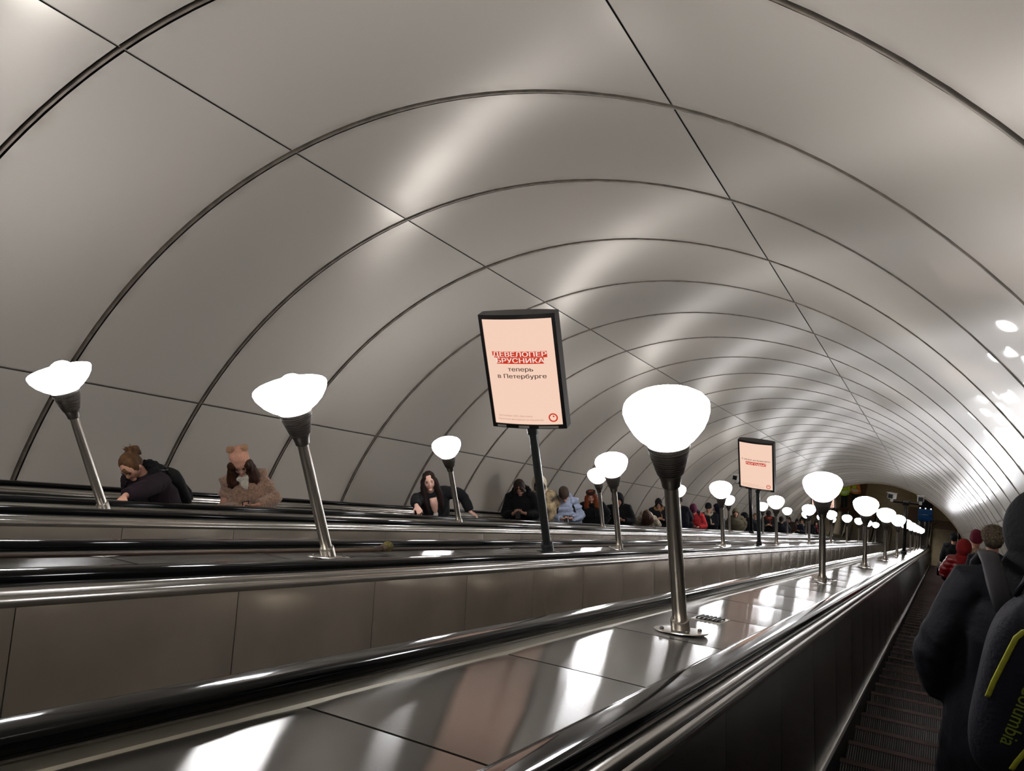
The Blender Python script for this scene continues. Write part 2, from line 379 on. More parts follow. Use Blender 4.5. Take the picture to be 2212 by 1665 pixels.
for k, uc in enumerate(UCS):
    E = empty('escalator', (uc, LAND_Y, 0)); tag(E, ESC_LABEL[k], 'escalator', 'escalators of the tunnel'); escs.append(E)
    for sg in (-1, 1):
        link('handrail', rail_mesh('handrail', uc, sg), E, world=True)
        # guide under the rail, rounded bright trim inside, flat strips outside
        sweep('rail_guide', [(uc+sg*.63, -.50), (uc+sg*.69, -.50), (uc+sg*.69, -.56), (uc+sg*.63, -.56)], M_SKIRT, E, level=LEVEL_RUN+.15)
        sweep('inner_trim', [(uc+sg*x, n) for x, n in ((.628, -.512), (.612, -.512), (.604, -.517), (.600, -.526), (.598, -.536), (.592, -.539), (.586, -.546), (.584, -.558), (.586, -.572), (.60, -.574), (.628, -.574))], M_CHROME, E, level=LEVEL_RUN+.1)
        so = sweep('outer_strip', [(uc+sg*x, n) for x, n in ((.693, -.508), (.722, -.510), (.722, -.516), (.727, -.5165), (.727, -.5115), (.766, -.5145), (.772, -.522), (.772, -.56), (.693, -.56))], M_STRIP, E, level=LEVEL_RUN+.1)
        # skirt and its bright ledge
        sweep('skirt', [(uc+sg*.506, -1.19), (uc+sg*.535, -1.19), (uc+sg*.535, -1.75), (uc+sg*.506, -1.75)], M_SKIRT, E, level=LEVEL_RUN)
        sweep('skirt_ledge', [(uc+sg*.505, -1.190), (uc+sg*.514, -1.178), (uc+sg*.530, -1.174), (uc+sg*.548, -1.178), (uc+sg*.548, -1.194), (uc+sg*.505, -1.196)], M_CHROME, E, level=LEVEL_RUN)
        pa, pb = (uc+sg*.534, -1.184), (uc+sg*.590, -.562)
        if sg == -1:
            # separate sheets with open joints over a dark backing
            me = bulged_sheet((pa[0]-uc, pa[1]), (pb[0]-uc, pb[1]), .0022, SEAM_STEP-.0022, M_INNER if k else M_INNER_SHADED)
            j = -3
            while SEAM_P + (j+1)*SEAM_STEP < SB:
                o = bpy.data.objects.new('inner_panel', me); COL.objects.link(o); o.parent = E
                o.matrix_parent_inverse = E.matrix_basis.inverted(); o.location = W(uc, SEAM_P+j*SEAM_STEP, 0); o.rotation_euler = rots; j += 1
            sweep('panel_backing', [(pa[0]+sg*.012, pa[1]), (pb[0]+sg*.012, pb[1]), (pb[0]+sg*.03, pb[1]), (pa[0]+sg*.03, pa[1])], M_SKIRT, E, level=LEVEL_RUN)
            fr = path_frames(SEAM_P+j*SEAM_STEP)
            sweep('end_panel', [pa, pb, (pb[0]+sg*.006, pb[1]), (pa[0]+sg*.006, pa[1])], M_INNER if k else M_INNER_SHADED, E, frames=fr)
        else:
            sweep('side_sheet', [pa, pb, (pb[0]+sg*.008, pb[1]), (pa[0]+sg*.008, pa[1])], M_INNER if k else M_INNER_SHADED, E)
    # newel end panels closing each side at the bottom
    (ye, ze), _ = path_frames()[-1]
    for sg in (-1, 1):
        b = MB(); pts = [(ye, ze-.52)] + [(ye+.24*math.sin(PI*i/10), ze-.748+.24*math.cos(PI*i/10)) for i in range(11)] + [(ye, ze-1.36)]
        v = [(uc+sg*.60, y, z) for y, z in pts] + [(uc+sg*.69, y, z) for y, z in pts]; q = len(pts)
        b.add(v, [tuple(range(q)), tuple(range(2*q-1, q-1, -1))] + [(i, (i+1) % q, q+(i+1) % q, q+i) for i in range(q)])
        b.obj('newel_panel', mat('newel_brown', '2e241f', rough=.5, var=.2), E, world=True)
    if k == 0:
        s = STEP_S0[0]
        while s < SB-.2:
            o = bpy.data.objects.new('step', STEPM); COL.objects.link(o); o.parent = E
            o.matrix_parent_inverse = E.matrix_basis.inverted(); o.location = W(uc, s, NOSE); s += .4/C30
    else:
        b = MB(); s = STEP_S0[k]
        while s < SB-.2:
            p = W(uc, s, NOSE); b.box((uc, p.y-.2, p.z-.02), (1., .394, .04)); b.box((uc, p.y-.004, p.z-.125), (1., .012, .23), 1); s += .4/C30
        o = b.obj('step_band', [M_TREAD, M_RED], E, world=True); o['kind'] = 'stuff'
    b = MB(); yl = W(0, SB-.25, -1.36).y
    b.box((uc, (yl+LAND_Y+3.2)/2, .001), (1.0, LAND_Y+3.2-yl, .03)); b.obj('landing_plate', M_STRIP, E, world=True)
# ------------------------------------------------------------------ decks between and beside the escalators
def deck(name, label, u0, u1, wall=None):
    D = empty(name, ((u0+u1)/2, LAND_Y, 0)); tag(D, label, 'deck', 'metal decks beside the escalators')
    me = quad_box((u1, -.522), (u0, -.522), .008, .0035, SEAM_STEP-.0035, M_DECK, 'deck_plate')
    # lift centre of plates a hair so every sheet reflects on its own
    um = (u0+u1)/2
    sub = 8; v = []; f = []
    for i in range(sub+1):
        for j in range(sub+1):
            x = u0+(u1-u0)*i/sub; t = j/sub; y = .005+(SEAM_STEP-.010)*t
            v.append((x-um, y, -.522 + .0035*(1-(2*t-1)**6) + .0015*(1-(2*i/sub-1)**4)))
    w = sub+1
    for i in range(sub):
        for j in range(sub): f.append((i*w+j, (i+1)*w+j, (i+1)*w+j+1, i*w+j+1))
    k = len(v); rim = [i*w for i in range(w)] + [sub*w+j for j in range(1, w)] + [i*w+sub for i in range(sub-1, -1, -1)] + [j for j in range(sub-1, 0, -1)]
    for q in rim: p = v[q]; v.append((p[0], p[1], -.535))
    for i in range(len(rim)):
        j = (i+1) % len(rim); f.append((rim[j], rim[i], k+i, k+j))
    me = smooth_by_angle(mesh('deck_plate', v, f, M_DECK), 30)
    j = -7
    while SEAM_D + (j+1)*SEAM_STEP < SB:
        o = bpy.data.objects.new('deck_plate', me); COL.objects.link(o); o.parent = D
        o.matrix_parent_inverse = D.matrix_basis.inverted(); o.location = W(um, SEAM_D+j*SEAM_STEP, 0); o.rotation_euler = rots; j += 1
    sweep('deck_bed', [(u0, -.533), (u1, -.533), (u1, -.60), (u0, -.60)], M_DARK, D)
    sweep('deck_end', [(u0, -.522), (u1, -.522), (u1, -.532), (u0, -.532)], M_DECK, D, frames=path_frames(SEAM_D+j*SEAM_STEP))
    (ye, ze), _ = path_frames()[-1]
    b = MB(); b.box(((u0+u1)/2, ye-.02, (ze-.53)/2), (u1-u0, .04, ze-.53)); b.obj('end_plate', M_STRIP, D, world=True)
    return D
GAP = .773
deck('lamp_deck', 'polished metal deck with lamp posts nearest the viewpoint', UCS[1]+GAP, UCS[0]-GAP)
deck('lamp_deck', 'middle metal deck carrying lamp posts and backlit advertising signs', UCS[2]+GAP, UCS[1]-GAP)
deck('lamp_deck', 'farthest lamp deck in front of the queue of passengers', UCS[3]+GAP, UCS[2]-GAP)
wallx = lambda n, sg: CU + sg*math.sqrt(RT**2-(n-CN)**2)
deck('wall_deck', 'narrow metal deck along the tunnel wall beside the descending passengers', UCS[0]+GAP, wallx(-.522, 1)-.015)
deck('wall_deck', 'narrow metal deck along the tunnel wall behind the queue of passengers', wallx(-.522, -1)+.015, UCS[3]-GAP)
# ------------------------------------------------------------------ lamp posts
def copy_tree(o, parent=None):
    c = o.copy(); COL.objects.link(c)
    if parent is not None: c.parent = parent
    for ch in o.children: copy_tree(ch, c)
    return c
def slope_disc(r, th, z=0, seg=28):
    b = MB(); b.lathe([(r*.97, z), (r, z+th*.4), (r*.98, z+th), (r*.9, z+th*1.15)], seg); return b
def make_lamp(open_bowl=False):
    L = empty('lamp_post')
    b = slope_disc(.115, .006); o = b.obj('base_plate', M_STEEL, L, True); o.rotation_euler = rots; smooth_by_angle(o.data)
    b = MB()
    for i in range(4): b.lathe([(.009, 0), (.009, .006), (.005, .010)], 8, mtx=Matrix.Translation((.082*math.cos(PI/2*i+.5), .082*math.sin(PI/2*i+.5), .006)))
    q = b.obj('bolts', M_STEELD, o, True); q.name = 'bolt_set'
    b = MB(); b.lathe([(.040, -.03), (.040, .058), (.038, .063), (.031, .064)], 24); o = b.obj('collar', M_STEEL, L); smooth_by_angle(o.data)
    b = MB(); b.lathe([(.0305, .06), (.0285, .70)], 24); o = b.obj('pole', M_STEEL, L); smooth_by_angle(o.data)
    pr = [(.0285, .678), (.036, .684), (.038, .70), (.041, .716), (.048, .735)]
    n = 11
    for i in range(n):
        t = i/n; t2 = (i+.55)/n; r0 = .050+.032*t**.9; r1 = .050+.032*t2**.9
        z0 = .738+.115*t; z1 = .738+.115*t2
        pr += [(r0, z0), (r1+.001, z1-.001), (r1-.003, z1), (r1-.003, .738+.115*(i+1)/n-.0005)]
    pr += [(.083, .855), (.085, .868), (.080, .872)]
    b = MB(); b.lathe(pr, 28); o = b.obj('ribbed_cone', M_STEELD, L); smooth_by_angle(o.data, 25)
    if not open_bowl:
        pr = [(.070, .866), (.083, .873), (.112, .899), (.138, .933), (.156, .972), (.165, 1.006), (.163, 1.026), (.150, 1.045), (.120, 1.064), (.075, 1.079), (.03, 1.086)]
        b = MB(); b.lathe(pr, 18); b.obj('bowl', M_GLOW, L, True)
    else:
        pr = [(.070, .866), (.085, .873), (.120, .897), (.155, .930), (.179, .966), (.188, .996), (.184, 1.003), (.165, .97), (.12, .93), (.06, .90)]
        b = MB(); b.lathe(pr, 24); b.obj('bowl', M_GLOW, L, True)
        b = MB(); b.ball((0, .02, .995), (.075, .075, .066), u=14, w=8); b.obj('bulb', M_GLOW, L, True)
    return L
ORD = ['nearest', 'second', 'third', 'fourth', 'fifth', 'sixth', 'seventh', 'eighth', 'ninth', 'tenth', 'eleventh']
ROWS = [(-.946, 3.4525, 'the nearest deck', 10), (-2.952, 3.542, 'the middle deck', 10), (-4.958, 3.59, 'the farthest deck', 10)]
lamp0, lamp1 = make_lamp(), make_lamp(True); first = {0: True, 1: True}
LAMP_STEP = 4.58
for r, (u, s, where, cnt) in enumerate(ROWS):
    for i in range(-2, cnt):
        isopen = (r > 0 and i == 0)
        src = lamp1 if isopen else lamp0
        key = 1 if isopen else 0
        o = src if first[key] else copy_tree(src); first[key] = False
        o.location = W(u, s+i*LAMP_STEP, -.515); o.rotation_euler = (0, 0, rnd.uniform(-.3, .3) if not isopen else .15)
        if isopen: lb = 'open glass bowl lamp on steel post, nearest one on '+where
        elif i < 0: lb = 'glowing bowl lamp post on %s, %s behind the viewpoint' % (where, ['first', 'second'][-1-i])
        else: lb = 'glowing bowl lamp on steel post, %s along %s' % (ORD[i] if i else 'nearest one', where)
        tag(o, lb, 'lamp', 'lamp posts on the escalator decks')
# ------------------------------------------------------------------ backlit signs
M_FACE = emis('sign_face', 'f9d3bd', SIGN_STRENGTH)
M_SRED = emis('sign_red', 'e0442e', SIGN_STRENGTH*.8)
M_SWHITE = emis('sign_white', 'fbe3d6', SIGN_STRENGTH)
M_SDARK = mat('sign_ink', '4a332c', rough=.8)
M_SFINE = emis('sign_small_ink', 'c9987f', SIGN_STRENGTH*.8)
M_PLATE = mat('sign_plate_grey', '8a8680', rough=.5)
def text_mesh(body, size, sx=1., bold=0.):
    """letters filled from their outlines"""
    c = bpy.data.curves.new('t', 'FONT'); c.body = body; c.size = 1.; c.align_x = 'CENTER'; c.align_y = 'CENTER'; c.fill_mode = 'NONE'; c.resolution_u = 5
    o = bpy.data.objects.new('t', c); COL.objects.link(o)
    dg = bpy.context.evaluated_depsgraph_get(); me = bpy.data.meshes.new_from_object(o.evaluated_get(dg))
    bpy.data.objects.remove(o); bpy.data.curves.remove(c)
    ed = [(me.vertices[e.vertices[0]].co.xy, me.vertices[e.vertices[1]].co.xy) for e in me.edges]
    vs, _, fs, *_r = delaunay_2d_cdt([v.co.xy for v in me.vertices], [tuple(e.vertices) for e in me.edges], [], 0, 1e-5)
    def inside(f_):
        x = sum(vs[i].x for i in f_)/len(f_); y = sum(vs[i].y for i in f_)/len(f_)
        return sum(1 for p, q in ed if (p.y > y) != (q.y > y) and x < p.x+(y-p.y)*(q.x-p.x)/(q.y-p.y)) % 2
    fs = [f_ for f_ in fs if inside(f_)]
    bpy.data.meshes.remove(me); out = bpy.data.meshes.new('lettering'); n = len(vs); V = []; F = []
    for k, dx in enumerate((-bold, 0, bold) if bold else (0,)):
        V += [(c_.x*sx*size+dx, c_.y*size, k*1e-5) for c_ in vs]; F += [tuple(i+k*n for i in f_) for f_ in fs]
    out.from_pydata(V, [], F)
    return out
SWD, SHT, SDEP = .63, .94, .15
def face_y(x, off=0.): return -(.045 + (SDEP/2-.045)*(1-(2*x/SWD)**2)) - off
def on_face(me, cx, cz, off):
    for v in me.vertices:
        x, z, e_ = v.co.x+cx, v.co.y+cz, v.co.z*20; v.co = (x, face_y(x, off+e_), z)
    me.update(); return me
def curved_plate(x0, x1, z0, z1, off, n=14):
    v = []; f = []
    for i in range(n+1):
        x = x0+(x1-x0)*i/n; v += [(x, face_y(x, off), z0), (x, face_y(x, off), z1)]
    for i in range(n): f.append((2*i, 2*i+2, 2*i+3, 2*i+1))
    return v, f
def make_sign(loc, label, lines, rz=0.):
    S_ = empty('advertising_sign', loc, rz); tag(S_, label, 'sign', 'backlit signs on the middle deck')
    b = slope_disc(.10, .006); o = b.obj('base_plate', M_GREYG, S_, True); o.rotation_euler = rots
    b = MB(); b.lathe([(.052, -.02), (.052, .075), (.048, .082), (.036, .084)], 20); o = b.obj('collar', M_GREYG, S_); smooth_by_angle(o.data)
    b = MB(); b.lathe([(.034, .06), (.034, 1.18)], 20); b.lathe([(.045, 1.10), (.045, 1.16), (.05, 1.18)], 20); o = b.obj('post', M_GREYG, S_); smooth_by_angle(o.data)
    zb = 1.177
    # lens-shaped housing
    prof = [(x, face_y(x)) for x in [SWD/2*(-1+2*i/14) for i in range(15)]]
    prof = prof + [(x, -y) for x, y in reversed(prof)]
    q = len(prof); v = [(x, y, zb) for x, y in prof] + [(x, y, zb+SHT) for x, y in prof]
    b = MB(); b.add(v, [tuple(range(q-1, -1, -1)), tuple(range(q, 2*q))] + [(i, (i+1) % q, q+(i+1) % q, q+i) for i in range(q)])
    H = b.obj('housing', M_BLACK, S_)
    for nm, x0, x1, z0, z1 in (('side_frame', -SWD/2, -SWD/2+.028, 0, SHT), ('side_frame', SWD/2-.028, SWD/2, 0, SHT), ('rail_frame', -SWD/2, SWD/2, SHT-.035, SHT), ('rail_frame', -SWD/2, SWD/2, 0, .035)):
        b = MB(); v, f = curved_plate(x0, x1, zb+z0, zb+z1, .012); v2, f2 = curved_plate(x0, x1, zb+z0, zb+z1, 0)
        b.add(v, f); k = len(v)
        n = k//2
        b.v += [Vector(p) for p in v2]
        ring = [2*i for i in range(n)] + [2*i+1 for i in range(n-1, -1, -1)]
        for i in range(len(ring)):
            j = (i+1) % len(ring); b.f.append((ring[j], ring[i], k+ring[i], k+ring[j])); b.m.append(0)
        b.obj(nm, M_BLACK, S_)
    b = MB(); b.add(*curved_plate(-SWD/2+.026, SWD/2-.026, zb+.033, zb+SHT-.033, .004)); F = b.obj('poster', M_FACE, S_, True)
    b = MB(); b.add([(x, -y, z) for x, y, z in curved_plate(-SWD/2+.026, SWD/2-.026, zb+.033, zb+SHT-.033, .004)[0]], [tuple(reversed(t)) for t in curved_plate(-SWD/2+.026, SWD/2-.026, 0, 1, 0)[1]]); b.obj('poster', M_FACE, S_, True)
    for kind, txt, size, sx, bold, cx, cz, wbar in lines:
        if wbar:
            b = MB(); b.add(*curved_plate(cx-wbar/2, cx+wbar/2, zb+cz-size*.47, zb+cz+size*.47, .006)); b.obj('banner', M_SRED, F, True)
        me = on_face(text_mesh(txt, size, sx, bold), cx, zb+cz, .008)
        me.materials.append({'w': M_SWHITE, 'd': M_SDARK, 'f': M_SFINE}[kind]); link('lettering', me, F)
    # round emblem: ring with a dot
    b = MB(); n = 28
    v = []; f = []
    for i in range(n):
        a = 2*PI*i/n
        for r in (.026, .037): x = .215+r*math.cos(a); v.append((x, face_y(x, .008), zb+.095+r*math.sin(a)))
    for i in range(n): j = (i+1) % n; f.append((2*i, 2*j, 2*j+1, 2*i+1))
    b.add(v, f); v = [(.219, face_y(.219, .008), zb+.106)] + [(.219+.0075*math.cos(a), face_y(.219, .008), zb+.106+.0075*math.sin(a)) for a in [2*PI*i/12 for i in range(12)]]
    b.add(v, [(0, 1+i, 1+(i+1) % 12) for i in range(12)]); b.obj('emblem', M_SRED, F)
    for x0, x1 in ((-.27, -.19), (-.08, .01), (.09, .25)):
        b = MB(); b.add(*curved_plate(x0, x1, zb+.006, zb+.026, .0135)); b.obj('label_plate', M_PLATE, S_)
    return S_
FOOT = [('f', 'Застройщик ООО «Брусника»', .018, 1.15, 0, -.10, .105, 0), ('f', 'Проектные декларации на наш.дом.рф', .018, 1.15, 0, -.06, .075, 0)]
AD1 = [('w', 'ДЕВЕЛОПЕР', .053, 1.40, .0018, -.005, .620, .455), ('w', 'БРУСНИКА', .053, 1.40, .0018, -.005, .569, .395),
       ('d', 'теперь', .048, 1.32, .0008, -.005, .498, 0), ('d', 'в Петербурге', .048, 1.32, .0008, -.005, .440, 0)] + FOOT
AD2 = [('d', 'У моря дождались', .042, 1.32, .0003, 0, .585, 0), ('w', 'погоды!', .062, 1.5, .001, .0, .515, .36)] + FOOT
make_sign(W(-2.952, 6.37, -.515), 'backlit advertising sign on grey post with two red caption bars', AD1, .12)
make_sign(W(-2.952, 15.49, -.515), 'backlit advertising sign with a single red caption bar, farther down the middle deck', AD2, -.10)
make_sign(W(-2.952, 24.61, -.515), 'small far backlit sign half hidden behind a lamp bowl', AD1, .05)
# ------------------------------------------------------------------ camera posts
M_CAMW = mat('camera_white', 'c9c8c4', rough=.4, var=.06)
M_LENS = mat('camera_window', '060607', rough=.45, spec=.2)
def camera_post(loc, label):
    S_ = empty('camera_post', loc); tag(S_, label, 'camera post', 'security camera posts')
    b = slope_disc(.12, .008); o = b.obj('base_plate', M_BLACK, S_, True); o.rotation_euler = rots
    b = MB(); b.lathe([(.075, -.02), (.075, .10), (.05, .12)], 20); b.lathe([(.05, .1), (.045, 1.62)], 20); b.obj('post', M_BLACK, S_, True)
    b = MB(); b.box((0, 0, 1.64), (.80, .045, .045)); b.box((0, 0, 1.62), (.16, .09, .10), bev=.01)
    for sx in (-1, 1): b.box((sx*.085, 0, 1.68), (.022, .07, .09))
    b.obj('crossbar', M_BLACK, S_)
    for sx in (-1, 1):
        rot = Matrix.Translation((sx*.36, 0, 1.80)) @ Matrix.Rotation(sx*.12-.1, 4, 'Z') @ Matrix.Rotation(-.45, 4, 'X')
        b = MB(); b.box((0, .02, 0), (.17, .34, .15), mtx=rot, bev=.035); b.box((0, -.02, .085), (.20, .36, .02), mtx=rot, bev=.008)
        h = b.obj('camera_housing', M_CAMW, S_)
        b = MB(); b.box((0, -.155, -.005), (.125, .012, .115), mtx=rot); b.obj('lens_window', M_LENS, h)
        b = MB(); b.box((sx*.36, 0, 1.69), (.07, .08, .11), bev=.01); b.obj('bracket', M_CAMW, h)
    return S_
camera_post(W(-.946, 25.9, -.515), 'black post with two white security cameras on the nearest deck')
camera_post(W(-4.958, 24.7, -.515), 'black post with two white security cameras on the farthest deck')
# ------------------------------------------------------------------ small things on the decks
def grille(loc, label):
    g = empty('vent_grille', loc); g.rotation_euler = rots; tag(g, label, 'vent', 'vent grilles on the nearest deck')
    b = MB(); b.box((0, 0, .002), (.145, .20, .006), bev=.002); b.obj('plate', M_STEEL, g)
    me = None
    for i in range(6):
        if me is None:
            b = MB(); b.tube([(0, -.072, .004), (0, -.06, .0075), (0, .06, .0075), (0, .072, .004)], [(.005, .004)]*4, 8); me = b.me('louver', M_SKIRT, True)
        o = link('louver', me, g); o.location = (-.05+.020*i, 0, .003)
    return g
for i in range(6):
    grille(W(-.965, 4.03+i*LAMP_STEP, -.5195), 'slotted vent grille beside the %s lamp of the nearest deck' % (ORD[i] if i else 'first'))
br = empty('hand_brush', W(-3.036, 4.15, -.505)); br.rotation_euler = rots
tag(br, 'worn wooden handled brush lying along the middle deck', 'brush')
M_WOOD = mat('old_wood', '4a3826', rough=.7, var=.4, scale=20, stretch=(1, .2, 1))
b = MB(); b.tube([(0, -.50, .012), (0, -.3, .014), (0, -.12, .016), (0, -.03, .022)], [.011, .012, .013, .018], 10); b.obj('handle', M_WOOD, br, True)
b = MB(); b.ball((0, .035, .032), (.034, .045, .034), u=14, w=9); b.obj('head', mat('straw', '6a5f2c', rough=.9, var=.5, scale=40, bump=.8, bscale=60), br, True)
b = MB(); b.lathe([(.019, -.02), (.024, -.01), (.024, .012)], 12, mtx=Matrix.Translation((0, -.005, .024)) @ Matrix.Rotation(PI/2, 4, 'X')); b.obj('ferrule', M_WOOD, br, True)
cb = MB(); pts = [W(-3.165+.004*math.sin(s*1.7), s, -.511) for s in [(-2+i*.5) for i in range(70)]]
cb.tube(pts, .009, 8); o = cb.obj('cable', mat('brown_cable', '3a2716', rough=.7, var=.3), None, True); tag(o, 'thin brown cable laid along the edge of the middle deck', 'cable')
# ------------------------------------------------------------------ lower hall
M_TILE = mat('hall_tile', '8c7f5f', rough=.35, var=.12, scale=3); M_TILEB = mat('hall_tile_brown', '5d4234', rough=.35, var=.15, scale=3)
fl = MB(); fl.box((-3, 49, -.06), (12.4, 19.4, .06)); fl = fl.obj('floor', M_DARK); tag(fl, 'beige stone floor of the lower hall', kind='structure')
b = MB(); b.box((0, 0, -.015), (1.19, 1.19, .03)); t1 = b.me('tile', M_TILE); b = MB(); b.box((0, 0, -.015), (1.19, 1.19, .03)); t2 = b.me('tile', M_TILEB)
for i in range(10):
    for j in range(15):
        x, y = -8.4+1.2*i, 40.6+1.2*j
        o = bpy.data.objects.new('tile', t2 if (j in (3,) or (i == 3 and j > 3) or (i in (6,) and j in (2, 4))) else t1); COL.objects.link(o); o.parent = fl; o.location = (x, y, 0)
M_HW = mat('hall_wall', 'b7a98a', rough=.5, var=.08, scale=2)
for nm, c, d in (('wall_left', (-9.3, 49, 2.4), (.2, 19.4, 4.8)), ('wall_right', (3.3, 49, 2.4), (.2, 19.4, 4.8)), ('wall_far', (-3, 58.8, 2.4), (12.8, .2, 4.8))):
    b = MB(); b.box(c, d); tag(b.obj(nm, M_HW), 'pale stone %s of the lower hall' % nm.replace('_', ' '), kind='structure')
b = MB(); b.box((-3, 52.5, 4.9), (12.8, 12.6, .2)); tag(b.obj('ceiling_hall', mat('hall_ceiling', 'cfc8ba', rough=.6)), 'flat plaster ceiling of the lower hall', kind='structure')
M_HL = emis('hall_light', 'ffe9c8', 2.6)
for i, (x, y) in enumerate(((-6.2, 48.5), (-.4, 48.5), (-3.2, 53.5))):
    L = empty('ceiling_light', (x, y, 4.8)); tag(L, 'round ceiling light of the lower hall, %s' % ['by the ascending side', 'by the descending side', 'at the far end'][i], 'ceiling light', 'hall ceiling lights')
    b = MB(); b.lathe([(.50, 0), (.52, -.05), (.47, -.08)], 28); b.obj('rim', M_STEEL, L, True)
    b = MB(); b.lathe([(.46, -.07), (.40, -.11), (.2, -.13), (.02, -.135)], 28); b.obj('diffuser', M_HL, L, True)
# attendant's booth behind the end of the nearest deck
B = empty('attendant_booth', (-.90, 43.55, 0)); tag(B, 'blue attendant booth with black window and chrome handle below the nearest deck', 'booth')
M_BLUE = mat('booth_blue', '1d4f86', rough=.4, var=.12, scale=6)
b = MB(); b.box((0, .4, .625), (.70, .8, 1.25), bev=.02); b.obj('body', M_BLUE, B)
b = MB(); b.box((0, .4, 1.58), (.68, .76, .70), bev=.03); gw = b.obj('window', M_LENS, B)
b = MB(); b.box((0, .4, 1.96), (.74, .84, .07), bev=.02); b.obj('roof', M_BLACK, B)
b = MB(); b.tube([(-.30, -.0, .88), (-.28, -.06, .93), (-.15, -.08, .96), (.15, -.08, .96), (.28, -.06, .93), (.30, 0, .88)], .020, 10); b.obj('handle', M_CHROME, B, True)
for x in (-.26, 0, .26):
    b = MB(); b.ball((x, .012, 1.30), (.035, .025, .035), u=12, w=8); b.obj('marker_light', emis('marker_%d' % int(x*100), 'fff3dd', 1.2), gw, True)  # light reflections in the dark window, painted as glowing beads
b = MB(); b.tube([(.35, .1, .78), (.50, .05, .62), (.54, .05, .45), (.46, .1, .34), (.35, .12, .32)], .020, 10); b.obj('side_handle', M_CHROME, B, True)
# ------------------------------------------------------------------ people
def voxel_mesh(mb, name, vox, mats, smooth_n=2, fold=0., fscale=9., fz=.5, seed=0.):
    """fuse overlapping shapes into one continuous skin"""
    me = mesh('tmp', mb.v, mb.f, [])
    o = bpy.data.objects.new('tmp', me); COL.objects.link(o)
    r = o.modifiers.new('r', 'REMESH'); r.mode = 'VOXEL'; r.voxel_size = vox; r.use_smooth_shade = True
    if smooth_n: sm = o.modifiers.new('s', 'SMOOTH'); sm.iterations = smooth_n; sm.factor = .5
    dg = bpy.context.evaluated_depsgraph_get(); out = bpy.data.meshes.new_from_object(o.evaluated_get(dg))
    bpy.data.objects.remove(o); bpy.data.meshes.remove(me); out.name = name
    if fold:
        nv = [v.normal.copy() for v in out.vertices]
        for v, nn in zip(out.vertices, nv):
            p = v.co; d = noise.noise(Vector((p.x*fscale+seed, p.y*fscale, p.z*fscale*fz))) + .5*noise.noise(Vector((p.x*fscale*2.3, p.y*fscale*2.3+seed, p.z*fscale*fz*2.6)))
            v.co = p + nn*d*fold
    out.materials.clear()
    for M_ in (mats if isinstance(mats, (list, tuple)) else [mats]): out.materials.append(M_)
    out.polygons.foreach_set('use_smooth', [True]*len(out.polygons)); out.update()
    return out
def cloth(name, col, rough=.85, var=.25, scale=14, bump=.25, bscale=60, sheen=0.):
    return mat('cloth_'+name, col, rough=rough, spec=.25, var=var, scale=scale, bump=bump, bscale=bscale, sheen=sheen)
def hairmat(name, col): return mat('hair_'+name, col, rough=.7, spec=.25, var=.55, scale=30, stretch=(1, 1, .12), bump=.5, bscale=70, bstretch=(1, 1, .1))
M_SKIN = mat('skin', 'b98a74', rough=.55, spec=.35, var=.1, scale=14)
M_EYE = mat('eye_dark', '20160f', rough=.3); M_LIP = mat('lips', '96605a', rough=.5); M_BROW = mat('brow', '2e2018', rough=.8)
M_SHOE = mat('shoe_black', '121212', rough=.5, var=.2); M_PHONE = mat('phone_black', '0c0d10', rough=.2)
def ik(a, t, l1, l2, hint):
    a, t, hint = Vector(a), Vector(t), Vector(hint); d = t-a; L = min(d.length, (l1+l2)*.995); d.normalize()
    t = a+d*L; x = (l1*l1-l2*l2+L*L)/(2*L); h = math.sqrt(max(l1*l1-x*x, 0))
    p = hint - d*hint.dot(d); p = p.normalized() if p.length > 1e-5 else Vector((0, 1, 0))
    return a+d*x+p*h, t
def hand(mb, w, d, pn, side, curl=.5, sc=1.):
    """palm, four fingers and a thumb; d along the hand, pn out of the palm"""
    d = Vector(d).normalized(); pn = Vector(pn); pn = (pn - d*pn.dot(d)).normalized(); x = d.cross(pn)*side; w = Vector(w)
    mb.tube([w-d*.02*sc, w+d*.02*sc, w+d*.055*sc, w+d*.085*sc], [(.024*sc, .018*sc), (.032*sc, .016*sc), (.040*sc, .0145*sc), (.036*sc, .012*sc)], 12, flat=pn)
    for i, ln in enumerate((.068, .078, .072, .056)):
        b0 = w + d*(.078-.004*abs(i-1))*sc + x*(-.032+.0215*i)*sc; pts = [b0]; a = curl*.35
        for j, fr in enumerate((.45, .32, .23)):
            dr = d*math.cos(a) + pn*math.sin(a) + x*(-.10+.07*i)*.5; pts.append(pts[-1]+dr.normalized()*ln*fr*sc); a += curl*.8
        mb.tube(pts, [.0088*sc, .0086*sc, .008*sc, .0062*sc], 8)
    b0 = w + d*.022*sc - x*.026*sc; t1 = b0 + (d*.55 - x*.75 + pn*.3).normalized()*.036*sc; t2 = t1 + (d*.8 - x*.25 + pn*(.3+.5*curl)).normalized()*.03*sc; t3 = t2 + (d*.85 + pn*.5*curl).normalized()*.022*sc
    mb.tube([b0, t1, t2, t3], [.013*sc, .0105*sc, .0095*sc, .007*sc], 8)
def head_fn(q):
    x, y, z = q
    if z < 0: x *= 1-.30*(-z)**1.6; y *= 1-.10*(-z)**1.5
    if y > 0 and z < -.1: y *= 1+.45*(z+.1)*.6
    if y < -.5:
        e = math.exp(-((abs(x)-.40)**2/.030 + (z-.10)**2/.020)); y += .13*e
        y += .05*math.exp(-(x*x/.05 + (z-.34)**2/.03))*-1
    return Vector((x, y, z))
